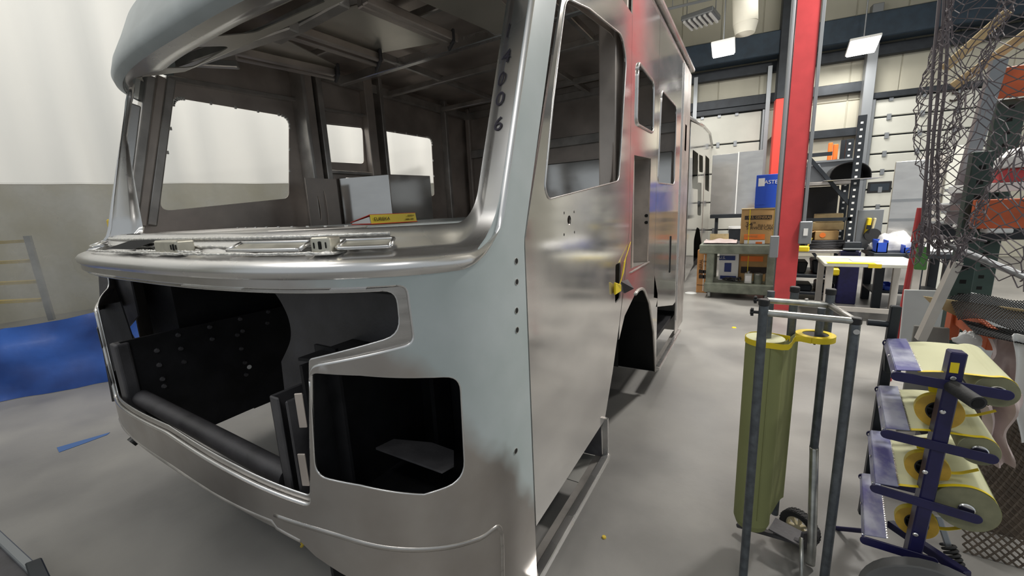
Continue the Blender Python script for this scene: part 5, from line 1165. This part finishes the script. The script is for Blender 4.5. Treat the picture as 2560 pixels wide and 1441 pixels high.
for x, y in ((xl + .05, Yb + .02), (xl + .05, Yb + .7), (xr - .5, Yb + .02), (xl + .75, Yb + .02), (xr - .15, Yb + .7)): MB().bx(x, x + .10, y, y + .08, 0, zt_ - .07).build('leg', 'girt', bt, bevel=.004)
MB().bx(xl + .05, xr - .1, Yb + .1, Yb + .7, .22, .25).build('lower_shelf', 'girt', bt)
bz_ = zt_
def bin_(x0, x1, y0, Y, dd, lb, zb=None):
    zb = bz_ if zb is None else zb
    a, b = onY(x0, y0, Y), onY(x1, y0, Y); mb = MB(); t_ = .012
    mb.bx(a.x, b.x, Y, Y + t_, zb, a.z - .03); mb.bx(a.x, b.x, Y + dd - t_, Y + dd, zb, a.z); mb.bx(a.x, a.x + t_, Y, Y + dd, zb, a.z); mb.bx(b.x - t_, b.x, Y, Y + dd, zb, a.z); mb.bx(a.x, b.x, Y, Y + dd, zb, zb + t_)
    single(mb, 'parts_bin', 'blue', lb, 'bin', 'blue parts bins')
bin_(2194, 2222, 602, Yb + .05, .3, 'blue parts bin at the left end of the dark bench')
bin_(2262, 2300, 614, Yb + .02, .25, 'low blue bin on the dark bench in front of the clear bags')
bin_(2210, 2238, 712, Yb + .2, .3, 'blue bin on the floor shelf under the dark bench', .25)
def blob(c, rx, ry, rz, nm, m_, lb, cat, seed):
    mb = MB(); vs = []; nu, nv = 24, 12
    for j in range(nv + 1):
        for i in range(nu):
            th = math.pi / 2 * j / nv; ph = 2 * math.pi * i / nu; d = Vector((math.cos(ph) * math.cos(th), math.sin(ph) * math.cos(th), math.sin(th)))
            k = 1 + .28 * noise.noise(d * 2.2 + Vector((seed, 0, 0))) + .12 * noise.noise(d * 6 + Vector((seed, 0, 0)))
            vs.append((c[0] + d.x * rx * k, c[1] + d.y * ry * k, c[2] + max(0, d.z) * rz * k))
    mb.add(vs, [(j * nu + i, j * nu + (i + 1) % nu, (j + 1) * nu + (i + 1) % nu, (j + 1) * nu + i) for j in range(nv) for i in range(nu)] + [tuple(range(nu))]); return single(mb, nm, m_, lb, cat, smooth='all')
c = onY(2240, 628, Yb + .3); blob((c.x, Yb + .4, bz_), .28, .22, .26, 'plastic_bag', 'plastic_film', 'heap of cloudy plastic bags between the blue bins', 'bag', 1)
c = onY(2345, 628, Yb + .3); blob((c.x + .1, Yb + .4, bz_), .30, .2, .14, 'plastic_bag', 'white', 'flat white bag behind the green tag on the dark bench', 'bag', 7)
c = onY(2135, 600, Yb + .1); random.seed(5); mb = MB()
for k in range(9): a_ = Vector((c.x - .12 + random.random() * .3, Yb + .25 + random.random() * .2, bz_ + .03 + random.random() * .12)); mb.bar(a_, a_ + Vector((random.uniform(-.12, .12), random.uniform(-.1, .1), random.uniform(-.02, .06))), .035, .03)
# vise on a stand left of bench
t = empty('bench_vise', (c.x, Yb + .3, 0), 'dark vise on a stand between the storage rack and the dark bench', 'vise'); 
MB().bx(c.x - .12, c.x + .12, Yb + .2, Yb + .44, 0, bz_).build('stand', 'navy', t, bevel=.01)
MB().bx(c.x - .07, c.x + .07, Yb + .2, Yb + .5, bz_, bz_ + .10).build('body', 'girt', t, bevel=.02); MB().bx(c.x - .10, c.x + .10, Yb + .14, Yb + .2, bz_ + .02, bz_ + .15).build('jaw', 'girt', t, bevel=.01); MB().cyl((c.x - .12, Yb + .08, bz_ + .05), (c.x + .12, Yb + .08, bz_ + .05), .010, 8).build('handle', 'pipe', t)
e = pbox(2142, 525, 2206, 596, 8.3, .03); t = single(MB().bx(e[0], e[1], e[2], e[3], bz_, e[5]), 'grey_board', 'pipe', 'upright grey board with a yellow tool, behind the vise', 'board', bevel=.004)
t = empty('pipe_cutter', onY(2175, 590, 8.25), 'yellow and black tool leaning on the grey board', 'tool'); MB().bar(onY(2165, 588, 8.25), onY(2174, 545, 8.25), .05, .09, (0, 1, 0)).build('body', 'tape', t, bevel=.01); MB().bar(onY(2170, 573, 8.22), onY(2172, 563, 8.22), .05, .095, (0, 1, 0)).build('band', 'black', t); MB().bar(onY(2176, 588, 8.24), onY(2188, 545, 8.24), .03, .07, (0, 1, 0)).build('handle', 'cream', t, bevel=.01)
q = onY(2182, 588, 8.2); MB().cyl(q, q + Vector((0, .05, 0)), .10, 20).build('wheel', 'rubber', t, smooth=True)
# leaning aluminium doors beyond the net
for i, (x0, x1, y0, y1, Y, m_, lb) in enumerate(((2240, 2310, 405, 535, 9.4, 'alu_side', 'pale aluminium door blank leaning by the right garage door'), (2300, 2370, 392, 560, 9.7, 'pale_leg', 'wide aluminium panel standing behind the net'), (2378, 2425, 365, 560, 9.5, 'door', 'perforated white locker panel behind the net'))):
    a, b = onY(x0, y0, Y), onY(x1, y1, Y); t = empty('sheet_blank', ((a.x + b.x) / 2, Y, 0), lb, 'panel'); o = MB().bx(a.x, b.x, Y, Y + .04, 0, a.z).build('sheet', m_, t, bevel=.006)
    for k in (.3, .45): MB().bx(a.x, b.x, Y - .015, Y, a.z * (1 - k), a.z * (1 - k) + .03).build('rib', 'pipe', t)
# ================================================================== RIGHT-HAND MATERIAL RACK, NET AND SHEETS
Yn = 3.3
mr = empty('pallet_rack', (*onY(2450, 700, 3.6).xy, 0), 'green and orange steel pallet rack behind the net at right', 'rack')
def rup(x, y0, y1, Y, w_=.09):
    a, b = onY(x, y0, Y), onY(x, y1, Y); xm = onY(x, (y0 + y1) / 2, Y).x
    o = MB().bx(xm - w_ / 2, xm + w_ / 2, Y, Y + .07, 0, a.z).build('upright', 'green_rack', mr, bevel=.004); k = .15; 
    while k < a.z - .05: MB().bx(xm - .014, xm + .014, Y - .002, Y, k, k + .024).build('slot', 'hole', o); k += .085
    return xm
u1 = rup(2430, 380, 760, 3.5); u2 = rup(2492, 250, 700, 4.3, .14)
a = onY(2440, 525, 3.45); MB().bx(onY(2432, 525, 3.45).x, onY(2640, 525, 3.45).x, 3.43, 3.47, onY(2440, 572, 3.45).z, onY(2440, 500, 3.45).z).build('beam', 'orange_rack', mr, bevel=.004)
MB().bx(onY(2495, 200, 4.2).x, onY(2700, 200, 4.2).x, 4.2, 4.24, onY(2500, 245, 4.2).z, onY(2500, 170, 4.2).z).build('beam', 'orange_rack', mr, bevel=.004)
MB().bx(onY(2376, 790, 3.3).x, onY(2402, 790, 3.3).x, 3.28, 3.36, onY(2390, 850, 3.3).z, onY(2390, 782, 3.3).z).build('beam', 'orange_rack', mr, bevel=.004)
MB().bar(onY(2395, 785, 3.3), onY(2480, 850, 2.9), .03, .12).build('beam', 'orange_rack', mr, bevel=.004)
for p0, p1 in (((2385, 215), (2600, 60)), ((2360, 172), (2520, 30))): MB().bar(onY(*p0, 4.4), onY(*p1, 4.4), .05, .06).build('timber_runner', 'wood', mr, bevel=.004)
MB().bar(onY(2498, 150, 4.1), onY(2380, 560, 4.1), .07, .06, (0, 1, 0)).build('sloping_post', 'pipe', mr)
for i, (x0, y0, x1, y1, Y, m_, lb) in enumerate(((2452, 455, 2640, 478, 3.7, 'sheet', 'white flat stock on the orange rack beam'), (2500, 420, 2620, 455, 3.75, 'red', 'dark red parts crate on the white flat stock'), (2372, 510, 2455, 528, 3.9, 'pipe', 'aluminium angle lying on the rack left of the orange beam'), (2470, 572, 2535, 584, 3.4, 'sheet', 'short white plate under the orange rack beam'), (2350, 560, 2640, 600, 4.2, 'girt', 'dark steel bars stored behind the orange beam'))):
    e = pbox(x0, y0, x1, y1, Y, .5); single(MB().bx(*e), 'rack_stock', m_, lb, 'stock', bevel=.006)
blob((*onY(2570, 420, 3.8).xy, onY(2540, 420, 3.8).z), .16, .1, .12, 'plastic_wrap', 'white', 'white plastic wrap on the dark red crate', 'wrap', 3)
MB().bar(onY(2392, 655, 3.0), onY(2300, 850, 3.0), .035, .06, (0, 1, 0)).build('flat_leg', 'pale_leg', mr)
# leaning white and grey sheets
for i, (pp, Y, d, m_, lb) in enumerate((([(2262, 725), (2420, 730), (2560, 760), (2600, 930), (2245, 900)], 3.75, .02, 'sheet', 'large white sheet leaning behind the blue masking rack'),
        ([(2287, 815), (2375, 822), (2372, 905), (2500, 1080), (2240, 1080)], 3.1, .02, 'grey_sheet', 'grey board with a clipped corner leaning against the white sheet'),
        )):
    q = [onY(x, y, Y) for x, y in pp]; zmin = min(v.z for v in q); 
    t = empty('leaning_sheet', (q[0].x, Y, 0), lb, 'sheet'); MB().slab(q, (0, d, 0)).build('sheet', m_, t, bevel=.003)
    MB().bx(min(v.x for v in q) + .1, max(v.x for v in q) - .1, Y - .05, Y + .05, 0, zmin + .03).build('floor_support', 'steel_dark', t)
q = [onY(x, y, 3.2) for x, y in ((2310, 742), (2560, 775), (2600, 800), (2400, 795), (2330, 762))]
single(MB().slab(q, (0, .02, .0)), 'curled_card', 'wood', 'long pale strip of card on the rack above the grey board', 'card', thick=0)
# red rod with green tag
a, b = onY(2305, 520, 4.6), onY(2252, 795, 4.6); t = empty('red_stand', (b.x, 4.6, 0), 'thin dark red pole with a flared top, left of the net', 'pole')
MB().cyl(a, a + (b - a) * 2.4, .020, 12).build('pole', 'red', t, smooth=True); MB().cyl(a, a + (b - a) * .30, .030, 12, r2=.03).build('socket', 'red', t, smooth=True)
q = [onY(x, y, 4.2) for x, y in fillet([(2293, 616), (2322, 618), (2316, 676), (2284, 674)], 5, 4)]
t = MB().slab(q, (0, .006, 0)).build('green_tag', 'greentag', None); tag(centre(t), 'blank green tag hanging from the net bar', 'tag')
# net and bar
def latt(P, nu, nv, r, jit=0.0, hexa=.5):
    mb = MB(); g = {}
    for j in range(nv + 1):
        for i in range(nu + 1):
            u_ = (i + (.5 if j % 2 else 0)) / nu; v_ = j / nv
            g[i, j] = P(u_, v_) + Vector((random.uniform(-jit, jit), random.uniform(-jit, jit), random.uniform(-jit, jit)))
    def seg(a, b):
        d = (b - a).normalized(); s_ = d.orthogonal().normalized() * r; t_ = d.cross(s_)
        k = [s_, s_ * -.5 + t_ * .87, s_ * -.5 - t_ * .87]
        mb.add([a + q for q in k] + [b + q for q in k], [(0, 1, 4, 3), (1, 2, 5, 4), (2, 0, 3, 5)])
    for j in range(nv):
        for i in range(nu + 1):
            o = 1 if j % 2 else -1
            if (i, j + 1) in g: seg(g[i, j], g[i, j + 1])
            if (i + o, j + 1) in g: seg(g[i, j], g[i + o, j + 1])
    return mb
nc = [onY(2350, -40, 3.6), onY(2800, -160, 3.0), onY(2285, 650, 3.4), onY(2620, 735, 2.5)]
def netP(u, v):
    uu = u ** 1.35
    a = nc[0].lerp(nc[1], uu); b = nc[2].lerp(nc[3], uu); q = a.lerp(b, v)
    q += Vector((.05 * math.sin(v * 9 + u * 14), .10 * math.sin(u * 22) * (1 - .4 * v), -.10 * math.sin(v * math.pi) * u * 0 + .02 * math.sin(u * 31 + v * 5)))
    return q
random.seed(11)
nt_ = latt(netP, 23, 56, .0028, .012).build('cargo_net', 'net', None); nt_['kind'] = 'stuff'; tag(centre(nt_), 'grey knotted cord net hanging in front of the racks at the right edge', 'net')
mb = MB()
for k, (x0, x1) in enumerate(((2350, 2300), (2362, 2312), (2372, 2330))):
    mb.path(cr([onY(x0, -20, 3.5), onY(x0 - 20 + k * 6, 200, 3.45), onY((x0 + x1) / 2 - 6, 380, 3.4), onY(x1 + 8 * k, 640, 3.35)], 8), .008, 6)
single(mb, 'net_edge_rope', 'net', 'gathered edge ropes of the hanging net', 'rope', smooth='all')
t = empty('net_bar', onY(2450, 650, 3.1), 'grey sloping bar holding the foot of the net', 'bar'); MB().cyl(onY(2368, 612, 3.3), onY(2600, 708, 2.6), .016, 12).build('tube', 'pipe', t, smooth=True)
mb = MB(); random.seed(4)
for s0 in range(5):
    pts = [onY(2310 + s0 * 22 + random.uniform(-14, 14) + k * 9, 585 + random.uniform(0, 45), 3.3 + random.uniform(-.05, .05)) for k in range(7)]; mb.path(cr(pts, 5), .006, 6)
mb.build('tied_cord', 'net', t, smooth='all')
# black expanded mesh sheets lying on the rack, rusty mesh panel leaning at the lower right
mc = [onY(2372, 742, 3.3), onY(2640, 745, 3.6), onY(2395, 800, 2.9), onY(2650, 830, 2.7)]
o = latt(lambda u, v: mc[0].lerp(mc[1], u).lerp(mc[2].lerp(mc[3], u), v) + Vector((0, 0, .02 * math.sin(u * 7))), 34, 20, .0032).build('black_mesh', 'black', None); o['kind'] = 'stuff'; tag(centre(o), 'black expanded mesh sheet lying on the right-hand rack', 'mesh')
mc2 = [onY(2405, 800, 3.0), onY(2650, 850, 3.1), onY(2440, 835, 2.6), onY(2650, 880, 2.5)]
o = latt(lambda u, v: mc2[0].lerp(mc2[1], u).lerp(mc2[2].lerp(mc2[3], u), v), 30, 16, .0032).build('black_mesh', 'black', None); o['kind'] = 'stuff'; tag(centre(o), 'lower black mesh sheet just above the white bags', 'mesh')
ma = [onY(2385, 1010, 2.75), onY(2700, 1000, 2.75), onZ(2420, 1441, .0), Vector((1.9, 2.2, 0))]
ma[2] = Vector((.93, 2.40, .0)); ma[3] = Vector((1.75, 2.40, .0))
o = latt(lambda u, v: ma[0].lerp(ma[1], u).lerp(ma[2].lerp(ma[3], u), v), 24, 40, .0048).build('mesh_panel', 'mesh', None); o['kind'] = 'stuff'; tag(centre(o), 'rusty brown expanded mesh panel leaning at the lower right corner', 'mesh')
e = [Vector((.98, 2.62, 0)), Vector((1.9, 2.62, 0)), onY(2700, 1050, 2.95), onY(2400, 1000, 2.95)]
single(MB().slab(e, (0, .02, 0)), 'rusty_plate', 'mesh', 'dark rusty plate behind the expanded mesh', 'plate')
def drape(pts, Y, seed, nm, m_, lb):
    a, b, c_, d_ = [onY(x, y, Y) for x, y in pts]; mb = MB(); vs = []
    for j in range(21):
        for i in range(17):
            p = a.lerp(b, i / 16).lerp(d_.lerp(c_, i / 16), j / 20); vs.append(p + Vector((.01 * math.sin(j * .4), .09 * noise.noise(Vector((i * .22, j * .08, seed))), .01 * noise.noise(Vector((i * .2, j * .1, seed))))))
    mb.add(vs, [(j * 17 + i, j * 17 + i + 1, (j + 1) * 17 + i + 1, (j + 1) * 17 + i) for j in range(20) for i in range(16)]); single(mb, nm, m_, lb, 'plastic film', smooth='all', thick=.002)
drape([(2470, 845), (2580, 850), (2560, 1000), (2448, 960)], 2.65, 2, 'plastic_film', 'pinkfilm', 'dusty pinkish plastic film hanging below the black mesh')
drape([(2530, 840), (2640, 840), (2640, 1120), (2550, 1110)], 2.55, 5, 'plastic_film', 'white', 'white plastic film hanging at the right edge of the photo')
drape([(2440, 1000), (2560, 990), (2520, 1150), (2470, 1160)], 2.35, 9, 'plastic_film', 'pinkfilm', 'creased pale film behind the top paper roll of the blue rack')
t = blob((*onY(2420, 850, 2.8).xy, onY(2420, 850, 2.8).z - .02), .05, .03, .06, 'knotted_rag', 'white', 'white knotted rag tied to the orange rack beam', 'rag', 4)
# ================================================================== SMALL THINGS ON THE FLOOR
for i, (x, y, r, m_, lb, cat) in enumerate(((1510, 1345, .012, 'foam', 'small tan crumb on the floor beside the step rail', 'debris'), (1835, 820, .03, 'tape', 'yellow scrap on the floor left of the masking cart', 'debris'), (1727, 733, .10, 'sheet', 'flat white disc on the floor in front of the far truck', 'disc'))):
    p = onZ(x, y, 0); o = MB().cyl(p + Vector((0, 0, .001)), p + Vector((0, 0, .008)), r, 7 if i < 2 else 24, r2=r * .8).build('floor_scrap' if i < 2 else 'floor_disc', m_, None); tag(centre(o), lb, cat)
q = [onZ(x, y, .001) for x, y in ((142, 1120), (275, 1082), (268, 1088), (215, 1108), (148, 1132))]; single(MB().slab(q, (0, 0, .002)), 'tape_strip', 'bluetape', 'strip of blue masking tape stuck on the floor near the tarpaulin', 'tape')
# dark sheet-metal part at the bottom left corner
t = empty('metal_bracket', onZ(60, 1400, .2), 'dark folded metal part at the bottom left corner', 'bracket')
q = [onZ(x, y, .35) for x, y in ((-60, 1290), (0, 1352), (88, 1430), (140, 1500), (-60, 1600))]
MB().slab(q, (0, 0, -.34)).build('body', 'steel_dark', t, bevel=.01)
MB().bar(onZ(-20, 1328, .362), onZ(90, 1432, .362), .03, .02).build('folded_edge', 'pipe', t, bevel=.004)
MB().slab([onZ(x, y, .36) for x, y in ((70, 1436), (112, 1420), (140, 1480), (90, 1500))], (0, 0, .05)).build('lug', 'girt', t, bevel=.004)
# ================================================================== turn the lettering into meshes of its own
for o in [o for o in bpy.data.objects if o.type == 'FONT']:
    dg = bpy.context.evaluated_depsgraph_get(); me = bpy.data.meshes.new_from_object(o.evaluated_get(dg))
    n_ = bpy.data.objects.new('tmp', me); n_.parent = o.parent; n_.matrix_basis = o.matrix_basis.copy(); COL.objects.link(n_)
    nm = o.name; bpy.data.objects.remove(o); n_.name = nm
    if not me.materials: me.materials.append(M['ink'])
